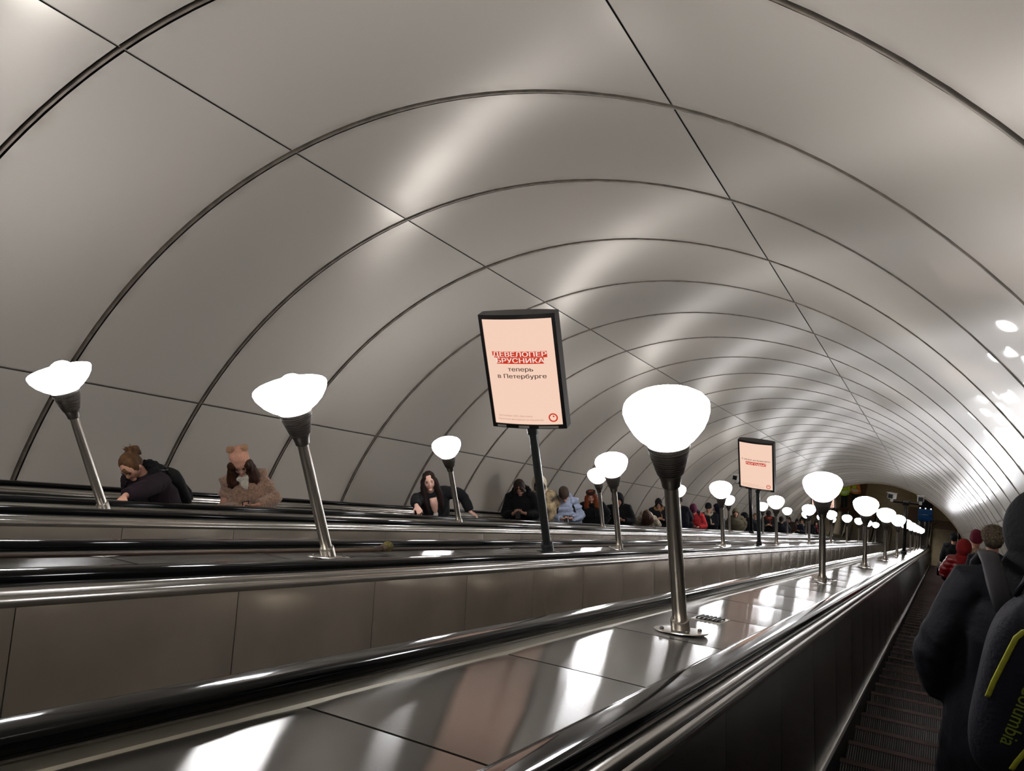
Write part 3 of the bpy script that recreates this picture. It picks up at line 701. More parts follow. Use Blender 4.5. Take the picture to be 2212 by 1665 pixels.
ARM = {  # wrist, hand direction, palm normal, elbow hint for the person's left side (+x); mirrored for the right
    'phone': ((.085, -.27, 1.265), (-.55, -.45, .45), (-.35, .35, .75), (.7, .35, -.6), 1.1),
    'phonelow': ((.09, -.265, 1.215), (-.6, -.5, .25), (-.2, .4, .8), (.7, .35, -.6), 1.1),
    'down': ((.27, -.03, .90), (0, -.08, -1), (-1, 0, 0), (.3, 1, 0), .5),
    'pocket': ((.20, -.13, 1.0), (-.3, -.1, -1), (-1, 0, 0), (.8, .8, 0), .5),
    'cross': ((-.02, -.20, 1.18), (-1, -.05, .1), (0, 1, 0), (.8, 0, -.6), .5),
    'railside': ((.42, -.10, .98), (.35, -.6, -.25), (0, -.1, -1), (.2, 1, .3), .6),
    'railfront': ((.33, -.34, .99), (.3, -.7, -.35), (0, -.2, -1), (.9, .4, .2), .55),
    'bag': ((.27, .02, .86), (0, 0, -1), (-1, 0, 0), (.2, 1, 0), 1.3),
}
def person(label, u, y, H, k=3, yaw=0., lean=0., hp=.1, hy=0., hr=0., arms=('phone', 'phone'), coat='161618', coatmat=None, hem=.70, bulk=1., puff=0., hair=None, hcol='2a1c14', hat=None, hatcol='222222', hood=None, hoodcol=None, scarf=None, legs='17171a', near=False, z=None, face=True, skin=None, neckopen=None, name='person', group=None, shoulder=1., scarftail=True):
    zf = tread_z(k, y) if z is None else z
    P_ = empty(name, (u, y, zf), yaw); sc = H/1.72; P_.scale = (sc, sc, sc)
    tag(P_, label, 'person', group)
    skinm = skin or M_SKIN; seed = u*7.3+y*3.1
    LM = Matrix.Translation((0, 0, .95)) @ Matrix.Rotation(lean, 4, 'X') @ Matrix.Translation((0, 0, -.95))
    def T(p):
        p = Vector(p); t = min(1, max(0, (p.z-.85)/.25)); return p.lerp(LM @ p, t)
    HM = Matrix.Translation(T((0, -.005, 1.485))) @ Matrix.Rotation(lean*.35, 4, 'X') @ Matrix.Rotation(hy, 4, 'Z') @ Matrix.Rotation(hp, 4, 'X') @ Matrix.Rotation(hr, 4, 'Y') @ Matrix.Translation((0, -.012, .122))
    vb = .0072 if near else .0125
    # ---- body: one continuous skin from soles to crown
    b = MB()
    b.ball((0, 0, 0), (.076, .096, .116), mtx=HM, u=28, w=20, fn=head_fn)
    b.ball((0, -.096, -.012), (.0125, .017, .026), mtx=HM, u=10, w=8)
    for sx in (-1, 1): b.ball((sx*.076, .008, -.004), (.010, .019, .029), mtx=HM, u=10, w=8)
    b.ball((0, -.076, -.083), (.028, .022, .020), mtx=HM, u=12, w=8)
    hb = HM @ Vector((0, .015, -.07)); nb = T((0, .01, 1.40))
    b.tube([nb, nb.lerp(hb, .5), hb], [.062, .052, .054], 14)
    def tor(lst, flat=(0, -1, 0)): b_pts = [T(p) for p, _ in lst]; return b_pts, [r for _, r in lst]
    pts, rad = tor([((0, 0, .86), (.15, .10)), ((0, 0, 1.02), (.135, .095)), ((0, -.005, 1.22), (.155, .105)), ((0, 0, 1.36), (.150, .085)), ((0, .005, 1.43), (.09, .065))])
    b.tube(pts, rad, 18, flat=(0, -1, 0))
    arm = []
    for sx, nm in ((1, arms[0]), (-1, arms[1])):
        if isinstance(nm, str): wr, hd, pn, hint, curl = ARM[nm]
        elif nm[0] == 'at':                      # wrist given as a place in the room
            RI = Matrix.Rotation(-yaw, 3, 'Z'); wl = (RI @ (Vector(nm[1])-Vector((u, y, zf))))/sc; hd, pn = RI @ Vector(nm[2]), RI @ Vector(nm[3])
            wr, hd, pn, hint, curl = (sx*wl.x, wl.y, wl.z), (sx*hd.x, hd.y, hd.z), (sx*pn.x, pn.y, pn.z), nm[4], nm[5]
        else: wr, hd, pn, hint, curl = nm
        S0 = T((sx*.165*shoulder, .005, 1.385)); wt = Vector((sx*wr[0], wr[1], wr[2]))
        if isinstance(nm, str) and nm in ('phone', 'phonelow', 'cross', 'pocket'): wt = T(wt)
        el, wt = ik(S0, wt, .285, .25, (sx*hint[0], hint[1], hint[2])); arm.append((sx, S0, el, wt, Vector((sx*hd[0], hd[1], hd[2])), Vector((sx*pn[0], pn[1], pn[2])), curl))
        b.tube([S0, S0.lerp(el, .5), S0.lerp(el, .85), el*.6+(S0.lerp(el, .8)+el.lerp(wt, .2))*.2, el.lerp(wt, .15), el.lerp(wt, .45), wt], [.048, .044, .040, .039, .038, .035, .025], 12)
        hand(b, wt, arm[-1][4], arm[-1][5], -sx, curl)
    for sx in (-1, 1):
        b.tube([(sx*.085, 0, .92), (sx*.095, -.005, .70), (sx*.10, -.012, .48), (sx*.10, .012, .28), (sx*.10, .01, .09)], [(.085, .09), (.075, .08), (.052, .055), (.05, .052), (.034, .036)], 14)
        b.tube([(sx*.10, .03, .05), (sx*.105, -.06, .045), (sx*.11, -.13, .03)], [(.036, .04), (.04, .036), (.036, .022)], 10)
    body = link('body', voxel_mesh(b, 'body', vb, skinm, 1), P_)
    if face:
        for sx in (-1, 1):
            e = MB(); e.ball((sx*.030, -.0805, .012), (.0125, .007, .0065), mtx=HM, u=10, w=6); e.obj('eye', M_EYE, body, True)
            if near:
                e = MB(); e.tube([HM @ Vector(p) for p in ((sx*.014, -.0915, .030), (sx*.03, -.0895, .036), (sx*.046, -.079, .031))], [.003, .004, .0025], 6); e.obj('eyebrow', M_BROW, body, True)
        e = MB(); e.ball((0, -.0885, -.056), (.021, .008, .0075), mtx=HM, u=12, w=6); e.obj('mouth', M_LIP, body, True)
    # ---- trousers and shoes
    b = MB()
    for sx in (-1, 1): b.tube([(sx*.07, 0, .95), (sx*.095, -.005, .72), (sx*.10, -.01, .48), (sx*.10, .01, .26), (sx*.10, .01, .07)], [(.105, .115), (.098, .105), (.078, .082), (.07, .075), (.062, .068)], 12)
    link('trousers', voxel_mesh(b, 'trousers', .022, cloth('leg_'+legs, legs), 2, .006, 10, .6, seed), P_)
    for sx in (-1, 1):
        b = MB(); b.tube([(sx*.10, .055, .05), (sx*.10, .0, .055), (sx*.105, -.08, .045), (sx*.11, -.155, .03), (sx*.11, -.175, .025)], [(.035, .045), (.045, .052), (.047, .042), (.04, .028), (.02, .015)], 12); b.obj('shoe', M_SHOE, P_, True)
    # ---- coat
    cm = coatmat or cloth('coat_'+coat, coat); B_ = bulk
    b = MB()
    lst = [((0, 0, hem), (.215*B_, .155*B_)), ((0, 0, (hem+.95)/2), (.212*B_, .155*B_)), ((0, 0, .98), (.200*B_, .148*B_)), ((0, -.005, 1.10), (.200*B_, .148*B_)), ((0, -.008, 1.24), (.212*B_, .150*B_)), ((0, 0, 1.35), (.205*shoulder*B_**.5, .125*B_)), ((0, .008, 1.42), (.145*shoulder, .098)), ((0, .01, 1.465), (.092, .086))]
    pts, rad = tor(lst); b.tube(pts, rad, 22, flat=(0, -1, 0))
    for sx, S0, el, wt, hd, pn, curl in arm:
        q = el + (wt-el)*.93
        b.tube([S0 - Vector((sx*.05, 0, .0)), S0 + Vector((sx*.012, 0, .0)), S0.lerp(el, .45), S0.lerp(el, .82), el*.6+(S0.lerp(el, .75)+el.lerp(wt, .25))*.2, el.lerp(q, .2), el.lerp(q, .55), q], [.082*B_**.6, .080*B_**.6, .071*B_, .067*B_, .067*B_, .064*B_, .058*B_, .048*B_], 14)
    me = voxel_mesh(b, 'coat', .011 if near else .018, cm, 3, .010 if not puff else .004, 8, .7, seed)
    if puff:
        for v, nn in zip(me.vertices, [v.normal.copy() for v in me.vertices]):
            v.co += nn*puff*abs(math.sin(v.co.z*PI/.085))
    C_ = link('coat', me, P_)
    if neckopen:
        e = MB(); pts = [T((0, -.098, 1.44)), T((0, -.135, 1.36)), T((0, -.158, 1.24)), T((0, -.158, 1.13))]
        e.tube(pts, [(.045, .018), (.05, .018), (.034, .016), (.006, .012)], 12, flat=(0, -1, 0)); e.obj('bare_chest', skinm, body, True)
        e = MB(); pts = [T((0, -.157, 1.255)), T((0, -.166, 1.20)), T((0, -.166, 1.12))]
        e.tube(pts, [(.034, .014), (.034, .015), (.008, .012)], 12, flat=(0, -1, 0)); e.obj('top', cloth('top_'+neckopen, neckopen), P_, True)
    if scarf:
        b = MB(); n = 14; pts = []
        for i in range(n+1):
            a = 2*PI*i/n; pts.append(T((.092*math.cos(a), .0+.088*math.sin(a), 1.445+.012*math.sin(3*a))))
        b.tube(pts, [(.045, .034)]*(n+1), 12)
        if scarftail: b.tube([T(p) for p in ((.03, -.10, 1.43), (.05, -.15, 1.33), (.06, -.165, 1.2))], [(.03, .05), (.022, .055), (.016, .05)], 10)
        else: b.tube([T(p) for p in ((.0, -.095, 1.44), (.01, -.13, 1.38), (.015, -.15, 1.34))], [(.05, .03), (.04, .03), (.015, .02)], 10)
        link('scarf', voxel_mesh(b, 'scarf', .013, cloth('scarf_'+scarf, scarf, bump=.6), 2, .008, 16, 1, seed), P_)
    # ---- hood
    if hood:
        hm = cloth('hood_'+(hoodcol or coat), hoodcol or coat) if (hoodcol or not coatmat) else cm
        b = MB()
        if hood == 'up':
            b.ball((0, .028, .012), (.118, .132, .150), mtx=HM, u=28, w=20); me = b.me('hood', hm)
            bm = bmesh.new(); bm.from_mesh(me); HI = HM.inverted()
            bmesh.ops.delete(bm, geom=[v for v in bm.verts if (HI @ v.co).y < -.058 + .25*max(0, (HI @ v.co).z-.06) and (HI @ v.co).z < .118], context='VERTS')
            bmesh.ops.solidify(bm, geom=bm.faces[:], thickness=.012); bm.to_mesh(me); bm.free()
            me.polygons.foreach_set('use_smooth', [True]*len(me.polygons)); link('hood', me, P_)
            b = MB(); b.tube([T((0, .02, 1.36)), T((0, .02, 1.43)), HM @ Vector((0, .045, -.085))], [(.15, .11), (.125, .11), (.10, .09)], 16, flat=(0, -1, 0)); link('hood_collar', voxel_mesh(b, 'hood_collar', .018, hm, 2, .006, 10, 1, seed), P_)
        else:
            n = 12; pts = []
            for i in range(n+1):
                a = -.35 + (PI+.7)*i/n; pts.append(T((.125*math.cos(a), -.02+.125*math.sin(a), 1.425+.035*math.sin(a))))
            b.tube(pts, [(.03+.03*math.sin(PI*i/n), .045+.03*math.sin(PI*i/n)) for i in range(n+1)], 12)
            b.ball(T((0, .125, 1.40)), (.11, .06, .10), u=16, w=10)
            link('hood', voxel_mesh(b, 'hood', .016, hm if hood == 'down' else cloth('fur_'+(hoodcol or coat), hoodcol or coat, var=.5, scale=60, bump=1., bscale=120), 2, .010 if hood == 'down' else .016, 14 if hood == 'down' else 40, 1, seed), P_)
    # ---- hair
    if hair:
        hm = hairmat(hcol, hcol); b = MB()
        def capfn(q):
            # keep the face free
            return Vector((q.x, q.y if q.y > -.55 else -.55 + (q.y+.55)*.55, q.z if q.z > -.55 else -.55))
        b.ball((0, .016, .022), (.087, .100, .112), mtx=HM, u=24, w=16, fn=capfn)
        if hair in ('long', 'wavy'):
            wv = .012 if hair == 'wavy' else .0
            for sx in (-1, 1):
                pts = [HM @ Vector((sx*.045, -.055, .085)), HM @ Vector((sx*.080, -.030, .02)), HM @ Vector((sx*.088, -.025, -.07)), T((sx*.10, -.085, 1.40)), T((sx*.095, -.135, 1.30)), T((sx*.085, -.155, 1.20))]
                if hair == 'wavy': pts = pts[:4] + [T((sx*.135, -.105, 1.37))]
                b.tube(pts, ([(.020, .03), (.026, .045), (.034, .05), (.042, .045), (.034, .03), (.012, .012)] if hair == 'long' else [(.03, .04), (.042, .055), (.055, .06), (.062, .055), (.035, .035)]), 12)
            b.tube([HM @ Vector((0, .075, .05)), HM @ Vector((0, .095, -.05)), T((0, .085, 1.42)), T((0, .12, 1.30))], [(.075, .04), (.085, .045), (.10, .04), (.07, .02)], 14)
        if hair == 'tail':
            b.tube([HM @ Vector((0, .085, .06)), HM @ Vector((0, .125, .085)), HM @ Vector((0, .15, .04)), HM @ Vector((0, .145, -.04))], [.022, .034, .036, .012], 10)
            for i in range(7): b.tube([HM @ Vector((-.03+.01*i, .09, .10)), HM @ Vector((-.06+.02*i, .11+.01*(i % 3), .15+.012*(i % 2)))], [.007, .003], 6)
            b.tube([HM @ Vector((.015, -.082, .088)), HM @ Vector((.045, -.096, .062)), HM @ Vector((.066, -.082, .03))], [.016, .013, .006], 8)
        if hair == 'fringe':
            for sx in (-1, 1): b.tube([HM @ Vector((sx*.02, -.07, .10)), HM @ Vector((sx*.055, -.085, .05)), HM @ Vector((sx*.078, -.05, -.02)), HM @ Vector((sx*.08, -.03, -.06))], [(.02, .02), (.02, .026), (.018, .03), (.01, .02)], 10)
            b.ball((0, .06, -.04), (.075, .055, .075), mtx=HM, u=14, w=10)
        if hair == 'over':
            b.ball((0, -.02, .0), (.105, .12, .135), mtx=HM, u=18, w=12)
            for i in range(7):
                a = -1.2+.4*i; b.tube([HM @ Vector((.085*math.sin(a), -.04-.05*math.cos(a), .05)), HM @ Vector((.11*math.sin(a), -.08-.05*math.cos(a), -.08)), HM @ Vector((.12*math.sin(a), -.06-.06*math.cos(a), -.20))], [.035, .038, .012], 8)
        link('hair', voxel_mesh(b, 'hair', .0085 if near else .012, hm, 1, .009 if hair == 'wavy' else .005, 26 if hair == 'wavy' else 45, .5 if hair == 'wavy' else .25, seed), P_)
    # ---- hat
    if hat:
        hm = cloth('hat_'+hatcol, hatcol, bump=.7, bscale=90); b = MB()
        tilt = HM @ Matrix.Translation((0, .010, .036)) @ Matrix.Rotation(-.26, 4, 'X')
        if hat in ('beanie', 'bear', 'slouch'):
            top = .125 if hat != 'slouch' else .16
            b.lathe([(.088, -.018), (.094, -.004), (.094, .030), (.089, .034), (.090, .05), (.084, top*.66), (.066, top*.86), (.034, top*.98), (.004, top)], 26, mtx=tilt @ Matrix.Diagonal((1., 1.14, 1, 1)))
            if hat == 'bear':
                b = MB(); b.lathe([(.088, -.018), (.095, -.004), (.095, .026), (.091, .030), (.093, .06), (.090, .10), (.078, .132), (.04, .142), (.004, .143)], 26, mtx=tilt @ Matrix.Diagonal((1., 1.14, 1, 1)))
            h_ = b.obj('hat', hm, P_, True)
            if hat == 'bear':
                for sx in (-1, 1):
                    e = MB(); e.ball((sx*.068, 0, .158), .036, mtx=tilt, u=14, w=10)
                    link('pompom', voxel_mesh(e, 'pompom', .008, cloth('pompom', 'd9ac88', bump=1., bscale=140), 0, .009, 70, 1, sx), h_)
        elif hat == 'fur':
            b.ball((0, .0, .05), (.115, .128, .095), mtx=tilt, u=20, w=14)
            link('hat', voxel_mesh(b, 'hat', .008, cloth('furhat_'+hatcol, hatcol, var=.6, scale=50, bump=1., bscale=110), 1, .010, 55, 1, seed), P_)
        elif hat == 'cap':
            b.lathe([(.088, -.01), (.091, .02), (.088, .055), (.068, .095), (.03, .112), (.004, .115)], 24, mtx=tilt @ Matrix.Diagonal((1., 1.14, 1, 1)))
            b.ball((0, -.12, .0), (.07, .075, .010), mtx=tilt, u=16, w=6); b.obj('hat', hm, P_, True)
        elif hat == 'band':
            b.lathe([(.088, .02), (.095, .03), (.095, .07), (.086, .078)], 24, mtx=tilt @ Matrix.Diagonal((1., 1.14, 1, 1))); b.obj('hair_band', hm, P_, True)
    return P_, HM, T, arm
def place_on(P_, o):
    """puts a separate thing built in a person's own frame where that person stands"""
    o.location = P_.location; o.rotation_euler = P_.rotation_euler; o.scale = P_.scale; return o
def phone(P_, T, label, c=(0, -.345, 1.31), tilt=.9, low=False):
    if low: c = (0, -.34, 1.25)
    r = empty('mobile_phone'); place_on(P_, r); tag(r, label, 'phone', 'phones in passengers hands')
    mt = Matrix.Translation(T(c)) @ Matrix.Rotation(-tilt, 4, 'X')
    b = MB(); b.box((0, 0, 0), (.074, .010, .15), mtx=mt, bev=.004); b.obj('case', M_PHONE, r)
    b = MB(); b.box((0, .0056, 0), (.066, .0014, .138), mtx=mt); b.obj('screen', mat('phone_screen', '1a1d24', rough=.1), r)
def backpack(P_, T, label, col, w=.29, h=.42, d=.15, zc=1.17, straps=True, detail=None):
    r = empty('backpack'); place_on(P_, r); tag(r, label, 'backpack')
    m_ = cloth('pack_'+col, col, rough=.7); b = MB(); pts = []; rad = []
    yb = .165 + d/2
    for i in range(9):
        t = i/8; f_ = (1-abs(2*t-1)**5)**.5 if 0 < t < 1 else .35; pts.append(T((0, yb, zc-h/2+h*t))); rad.append((w/2*max(f_, .35), d/2*max(f_, .4)))
    b.tube(pts, rad, 22, flat=(0, -1, 0)); o = link('body', voxel_mesh(b, 'body', .012, m_, 2, .004, 12, 1, 3.), r)
    b = MB(); b.tube([T((0, yb+d*.42, zc-h*.38)), T((0, yb+d*.46, zc-h*.2)), T((0, yb+d*.44, zc+h*.02))], [(w*.34, .03), (w*.38, .045), (w*.30, .02)], 18, flat=(0, -1, 0)); link('pocket', voxel_mesh(b, 'pocket', .012, m_, 2), r)
    b = MB(); b.tube([T((-.04, yb-.02, zc+h/2-.01)), T((-.03, yb-.02, zc+h/2+.045)), T((.03, yb-.02, zc+h/2+.045)), T((.04, yb-.02, zc+h/2-.01))], .009, 8); b.obj('grab_handle', M_BLACK, r, True)
    if straps:
        for sx in (-1, 1):
            b = MB(); b.tube([T((sx*.10, .16, 1.40)), T((sx*.115, .07, 1.463)), T((sx*.125, -.04, 1.455)), T((sx*.14, -.135, 1.36)), T((sx*.16, -.165, 1.22)), T((sx*.19, -.08, 1.08)), T((sx*.17, .09, 1.02))], [(.026, .007)]*7, 8); b.obj('strap', M_BLACK, r, True)
    return r
QG = 'passengers queuing on the ascending escalator'
def pp(*a, **k): return person(*a, group=QG, **k)
X = pp('woman in dark purple coat with untidy blond ponytail looking down', -5.72, 3.74, 1.60, yaw=.12, lean=.14, hp=.55, hy=.12, arms=(('at', (-5.36, 3.25, 22.23), (.1, -.8, -.2), (0, 0, -1), (.6, .9, 0), .7), 'pocket'), coat='1d1018', hem=.62, bulk=1.22, hair='tail', hcol='55391f', hood='fur', hoodcol='0d0c10', near=True)
backpack(X[0], X[2], 'black backpack worn by the woman in purple', '0c0e0d', zc=1.15)
X = pp('girl in beige teddy coat and pink bear-eared knitted hat', -5.76, 4.69, 1.60, yaw=.72, lean=.10, hp=.5, hr=.08, arms=('phonelow', 'phonelow'), coat='a5826a', coatmat=cloth('teddy', 'a5826a', var=.35, scale=40, bump=1., bscale=70, sheen=.4), hem=.80, bulk=1.12, hair='wavy', hcol='3a2012', hat='bear', hatcol='e0a88e', scarf='c9c2b2', scarftail=False, near=True)
phone(X[0], X[2], 'dark phone held by the girl in the bear-eared hat', low=True)
X = pp('woman with long dark hair in open black coat leaning on the handrail', -5.80, 7.42, 1.72, yaw=.85, lean=.34, hp=-.22, hy=-.20, arms=(('at', (-5.34, 7.62, 19.76), (.5, .3, -.5), (0, 0, -1), (.2, .6, .6), .7), ('at', (-5.34, 6.54, 20.36), (.5, -.3, -.4), (0, 0, -1), (.2, .6, .6), .7)), coat='0f1114', hem=.55, bulk=1.12, hair='long', hcol='21130e', neckopen='c9c6c0', near=True, skin=mat('skin_pale', 'c49a88', rough=.55, spec=.35, var=.08))
X = pp('dark-haired passenger in black coat reading a phone', -5.85, 9.81, 1.80, yaw=.30, lean=.08, hp=.5, hy=.15, arms=('phone', 'phone'), coat='101114', hem=.55, bulk=1.12, hair='fringe', hcol='2b1d13', hood='fur', hoodcol='121010', near=True)
phone(X[0], X[2], 'phone held by the dark-haired passenger in black')
X = pp('bearded man in cream hood and beige patterned jacket', -6.12, 10.91, 1.92, yaw=.25, hp=.45, hy=.2, arms=('down', 'down'), coat='8d7a5c', coatmat=mat('patterned_jacket', '9b8868', rough=.85, var=.9, scale=9, bump=.4, bscale=40, var2='3a2f24'), hem=.72, bulk=1.12, hair='short', hcol='1c120d', hood='up', hoodcol='b9ad98')
X = pp('passenger in light blue puffer jacket and brown beanie', -5.80, 11.17, 1.66, yaw=.42, lean=.10, hp=.6, arms=('phonelow', 'phonelow'), coat='7f879a', hem=.72, bulk=1.25, puff=.012, hat='slouch', hatcol='33261d', hood='down', near=True)
phone(X[0], X[2], 'phone held by the passenger in light blue', low=True)
backpack(X[0], X[2], 'dark backpack on the passenger in light blue', '16161c', zc=1.15)
pp('red-haired woman with brown hair band and black coat', -5.85, 12.34, 1.64, yaw=.35, hp=.15, hy=.05, arms=('pocket', 'pocket'), coat='0e0f12', hem=.5, bulk=1.1, hair='wavy', hcol='7a3a1a', hat='band', hatcol='2a1712', scarf='0f1013', near=True)
pp('figure in black hooded jacket half hidden behind a lamp pole', -5.88, 13.66, 1.84, yaw=.35, hp=.5, arms=('phone', 'pocket'), coat='0d0f13', hem=.55, bulk=1.15, hood='up', hair='short', hcol='120d0a')
pp('passenger bent over the rail, brown hair hanging over fur collar', -5.72, 14.60, 1.74, yaw=.55, lean=.62, hp=.35, arms=('phonelow', 'phonelow'), coat='8d8372', coatmat=cloth('fur_coat', '958a78', var=.7, scale=26, bump=1., bscale=60), hem=.6, bulk=1.1, hair='over', hcol='3a2417', hood='fur', hoodcol='9a8f80')
pp('passenger in dark coat with light brown scarf behind the nearest lamp pole', -6.0, 16.35, 1.70, yaw=.35, hp=.35, arms=('phone', 'phone'), coat='0f1117', hem=.7, bulk=1.1, hair='fringe', hcol='16100d', scarf='8a6a48', legs='8f8674')
pp('tall passenger in navy coat and dark red knitted cap', -6.0, 17.81, 1.89, yaw=.30, hp=.1, arms=('down', 'down'), coat='0f121b', hem=.5, bulk=1.1, hair='short', hcol='1a120e', hat='beanie', hatcol='2a1114')
pp('passenger in bright red coat and magenta beanie', -5.82, 18.46, 1.84, yaw=.30, hp=.6, arms=('phonelow', 'phonelow'), coat='8a181a', hem=.6, bulk=1.12, hat='slouch', hatcol='55203a', hood='fur', hoodcol='14121a')
pp('passenger with black beanie and wide beige scarf', -5.85, 19.93, 1.74, yaw=.25, hp=.1, arms=('cross', 'cross'), coat='111217', hem=.7, bulk=1.12, hat='beanie', hatcol='101114', scarf='a39882', legs='8d8a80')
pp('passenger in navy hood turned towards the tunnel wall', -6.1, 21.86, 1.82, yaw=-1.2, hp=.3, arms=('down', 'down'), coat='121627', hem=.55, bulk=1.15, hood='up', hair='short', hcol='15100d')
pp('passenger in olive hooded jacket beside a lamp post', -5.82, 22.8, 1.68, yaw=.25, hp=.35, arms=('pocket', 'pocket'), coat='504a3a', hem=.6, bulk=1.15, hood='up', hair='short', hcol='2a1d14')
pp('broad passenger in dark hood bending forward', -6.08, 25.03, 1.88, yaw=.2, lean=.3, hp=.7, arms=('pocket', 'pocket'), coat='12161c', hem=.5, bulk=1.3, hood='up', hair='short', hcol='15100d')
pp('short fair-haired passenger in dark jacket between two dark posts', -5.85, 25.6, 1.62, yaw=.2, hp=.1, arms=('pocket', 'pocket'), coat='151c22', hem=.6, hair='short', hcol='6a5a48')
pp('passenger in black with orange-red scarf and cap', -5.9, 28.01, 1.82, yaw=.2, hp=.4, arms=('phone', 'phone'), coat='131112', hem=.55, bulk=1.15, hat='cap', hatcol='241c1a', scarf='8a2c1e')
pp('passenger in flat dark cap and navy jacket', -5.9, 30.46, 1.84, yaw=.15, hp=.3, arms=('pocket', 'pocket'), coat='11141d', hem=.6, bulk=1.2, hat='cap', hatcol='1a1714', hair='short', hcol='15100d')
pp('far passenger in brown jacket among the dark coats', -6.1, 33.21, 1.70, yaw=.2, hp=.2, arms=('pocket', 'pocket'), coat='33261c', hem=.6, bulk=1.1, hair='fringe', hcol='241812')
pp('far passenger in navy coat with dark hair', -5.85, 33.77, 1.80, yaw=.15, hp=.3, arms=('phone', 'phone'), coat='121724', hem=.5, bulk=1.15, hair='fringe', hcol='17110e')
pp('far passenger with pale scarf behind the navy coat', -6.1, 36.51, 1.85, yaw=.1, hp=.1, arms=('pocket', 'pocket'), coat='1a1715', hem=.6, hair='short', hcol='1a130f', scarf='8f8678')
pp('far passenger in black at the foot of the escalator', -6.0, 37.87, 1.82, yaw=.1, hp=.2, arms=('down', 'pocket'), coat='0f1012', hem=.6, hair='short', hcol='15100d')
pp('last passenger with pink scarf stepping onto the escalator', -5.9, 39.74, 1.84, yaw=.1, hp=.2, arms=('pocket', 'pocket'), coat='1a1719', hem=.6, hair='wavy', hcol='1d1410', scarf='b0384a')
# the descending side: everyone faces down the tunnel
DG = 'passengers riding down in front of the viewpoint'
def pd(*a, **k): return person(*a, k=0, group=DG, face=False, **k)
pd('rider in grey-brown fur hat just ahead of the navy jacket', .49, 9.12, 1.84, yaw=PI-.1, hp=.1, arms=('down', 'pocket'), coat='17151a', hem=.6, bulk=.98, shoulder=.9, hat='fur', hatcol='6f6250', hair='short', hcol='3a2e24', near=True)
pd('rider with maroon quilted hat and pale fur collar', .49, 13.6, 1.80, yaw=PI+.1, hp=.1, arms=('pocket', 'pocket'), coat='2a1a1e', hem=.6, bulk=.98, shoulder=.9, hat='slouch', hatcol='64182a', hood='fur', hoodcol='a58f76')
pd('short rider in glossy red hooded down jacket', .285, 12.1, 1.56, yaw=PI, hp=.15, lean=.06, arms=('pocket', 'pocket'), coat='a01414', coatmat=mat('red_nylon', '700c0c', rough=.38, spec=.5, var=.2, scale=12, bump=.3, bscale=20), hem=.45, bulk=1.08, puff=.012, shoulder=.9, hood='up', hoodcol='6d0d0c')
X = pd('man in long black coat and knitted cap far down the escalator', .27, 22.47, 1.80, yaw=PI-.05, hp=.05, arms=('bag', 'down'), coat='0e0f13', hem=.35, bulk=1.12, hat='beanie', hatcol='101015', hair='short', hcol='17110d')
r = empty('handbag'); place_on(X[0], r); tag(r, 'dark bag carried by the man in the long black coat', 'bag')
b = MB(); b.box((.30, .0, .62), (.10, .34, .24), bev=.03); b.obj('bag_body', M_BLACK, r); b = MB(); b.tube([(.30, -.09, .73), (.30, -.06, .80), (.30, .06, .80), (.30, .09, .73)], .010, 8); b.obj('handle', M_BLACK, r, True)
# people standing in the lower hall
HVY = mat('hi_vis_yellow', 'b8d420', rough=.7, var=.15); HVO = mat('hi_vis_orange', 'd07a1c', rough=.7, var=.15); HVW = mat('reflective_tape', 'e8e8e4', rough=.4)
for lb, x, y, vm, yw in (('worker in yellow-green safety vest in the lower hall', -5.15, 45.0, HVY, PI+.5), ('worker in orange and yellow safety vest in the lower hall', -4.62, 45.35, HVO, PI-.2)):
    Q = person(lb, x, y, 1.78, yaw=yw, z=.016, coatmat=vm, coat='b8d420', hem=.82, bulk=1.12, arms=('down', 'down'), legs='1d2a28', hat='beanie', hatcol='1a1c1c', hair='short', hcol='1d1510', face=False, group='workers in the lower hall')
    if vm is HVO:
        b = MB(); b.tube([(0, .165, 1.36), (0, .172, 1.15)], [(.10, .012), (.12, .014)], 10, flat=(0, -1, 0)); b.obj('back_panel', HVY, Q[0], True)
    for zz in (1.0, 1.09):
        b = MB(); b.lathe([(.236, zz-.022), (.24, zz), (.236, zz+.022)], 24, cap=False, mtx=Matrix.Diagonal((1, .75, 1, 1))); b.obj('reflective_band', HVW, Q[0], True)
# ------------------------------------------------------------------ the man in the navy jacket right in front of the viewpoint
FG = pd('man in dark navy jacket and cap with his back to the viewpoint', .265, 2.60, 1.63, yaw=PI-.10, lean=.18, hp=.9, arms=(((.262, -.05, .90), (-.7, -.3, -.5), (-1, 0, 0), (.5, .6, 0), .5), 'pocket'), coat='161b26', coatmat=mat('navy_nylon', '080a10', rough=.75, spec=.2, var=.25, scale=10, bump=.2, bscale=30), hem=.55, bulk=1.2, shoulder=1.02, hair='short', hcol='15110e', hood='up', hoodcol='07090b', near=True)
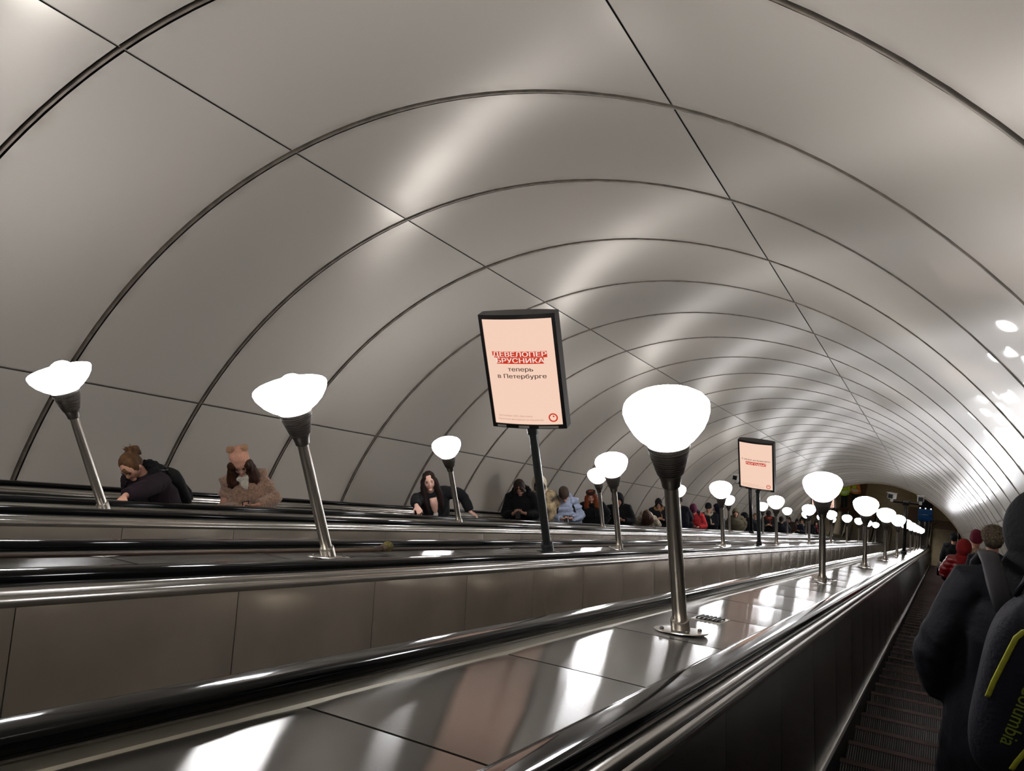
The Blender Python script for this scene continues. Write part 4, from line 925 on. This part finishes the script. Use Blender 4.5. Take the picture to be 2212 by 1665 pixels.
# backpack with piping and a printed name
BX, BZ, BH, BW, BD, BY = .265, 22.46, .68, .345, .20, 2.335
def pack_half(t): return max(.30, (1-abs(2*t-1)**4.5)**.5)*(1.08-.38*t)
def pack_y(x, z):
    t = (z-BZ)/BH; h_ = pack_half(min(.98, max(.02, t))); q = min(.98, abs((x-BX)/(BW/2*h_)))
    return BY - BD/2*h_*(1-q**3)**(1/3)
r = empty('backpack', (BX, BY, BZ)); tag(r, 'dark violet backpack with yellow-green piping on the man in the navy jacket', 'backpack')
M_PK = mat('pack_violet', '12111a', rough=.7, spec=.3, var=.25, scale=14, bump=.25, bscale=60); M_PIPE = mat('piping_lime', '9a9a2a', rough=.6, var=.2, scale=30)
v = []; f = []; nr, ns = 33, 56
for i in range(nr):
    t = i/(nr-1); h_ = pack_half(min(.985, max(.015, t)))
    for k in range(ns):
        a = 2*PI*k/ns; cx, cy = math.cos(a), math.sin(a)
        v.append((BX + BW/2*h_*math.copysign(abs(cx)**.66, cx), BY + BD/2*h_*math.copysign(abs(cy)**.66, cy) + .0012*math.sin(9*t+3*a), BZ + BH*t))
for i in range(nr-1):
    for k in range(ns): j = (k+1) % ns; f.append((i*ns+k, i*ns+j, (i+1)*ns+j, (i+1)*ns+k))
f += [tuple(range(ns-1, -1, -1)), tuple(range((nr-1)*ns, nr*ns))]
link('body', mesh('body', v, f, M_PK, True), r, world=True)
def surf_path(pts, off=.004):
    out = []
    for i in range(len(pts)-1):
        for j in range(6):
            t = j/6; x = pts[i][0]+(pts[i+1][0]-pts[i][0])*t; z = pts[i][1]+(pts[i+1][1]-pts[i][1])*t; out.append((x, pack_y(x, z)-off, z))
    return out
for pts in ([(.232, 23.062), (.212, 23.052), (.196, 23.03), (.184, 22.99), (.170, 22.94), (.152, 22.87), (.138, 22.80)], [(.262, 22.70), (.245, 22.67), (.226, 22.625), (.212, 22.58)], [(.232, 23.062), (.30, 23.062), (.335, 23.05), (.352, 22.99), (.37, 22.9), (.39, 22.8)]):
    b = MB(); q = surf_path(pts); b.tube(q, [(.008, .003)]*len(q), 8, flat=(0, -1, 0)); b.obj('piping', M_PIPE, r, True, world=True)
me = text_mesh('Columbia', .058, 1.0, .0004); ex, ez = Vector((-.21, -.98)), Vector((.98, -.21)); tc_ = Vector((.219, 22.785))
for w_ in me.vertices:
    q = tc_ + ex*w_.co.x + ez*w_.co.y; w_.co = (q.x, pack_y(q.x, q.y)-.008, q.y)
me.materials.append(mat('print_lime', '6f7a22', rough=.7)); link('lettering', me, r, world=True)
b = MB()
for i, (dx, dz) in enumerate(((0, 0), (.012, .016), (-.012, .016), (0, .032))):
    c = Vector((.247, 22.935)) + Vector((dx, dz)); q = [c+Vector(d) for d in ((0, -.007), (.008, 0), (0, .007), (-.008, 0))]
    b.add([(p_.x, pack_y(p_.x, p_.y)-.008, p_.y) for p_ in q], [(0, 1, 2, 3)])
b.obj('emblem', mat('print_green', '2f6a22', rough=.7), r, world=True)
b = MB(); b.tube([(BX-.07, 2.36, BZ+BH-.03), (BX-.05, 2.35, BZ+BH+.045), (BX+.05, 2.35, BZ+BH+.045), (BX+.07, 2.36, BZ+BH-.03)], .011, 8); b.obj('grab_handle', M_PK, r, True, world=True)
M_ST = mat('strap_grey', '1a181d', rough=.7, var=.2, scale=20)
for sx in (-1, 1):
    b = MB(); b.tube([(BX+sx*.09, 2.40, 23.02), (BX+sx*.112, 2.46, 23.070), (BX+sx*.125, 2.56, 23.085), (BX+sx*.135, 2.68, 23.05), (BX+sx*.15, 2.78, 22.95), (BX+sx*.16, 2.80, 22.75)], [(.030, .009)]*6, 10); b.obj('strap', M_ST, r, True, world=True)
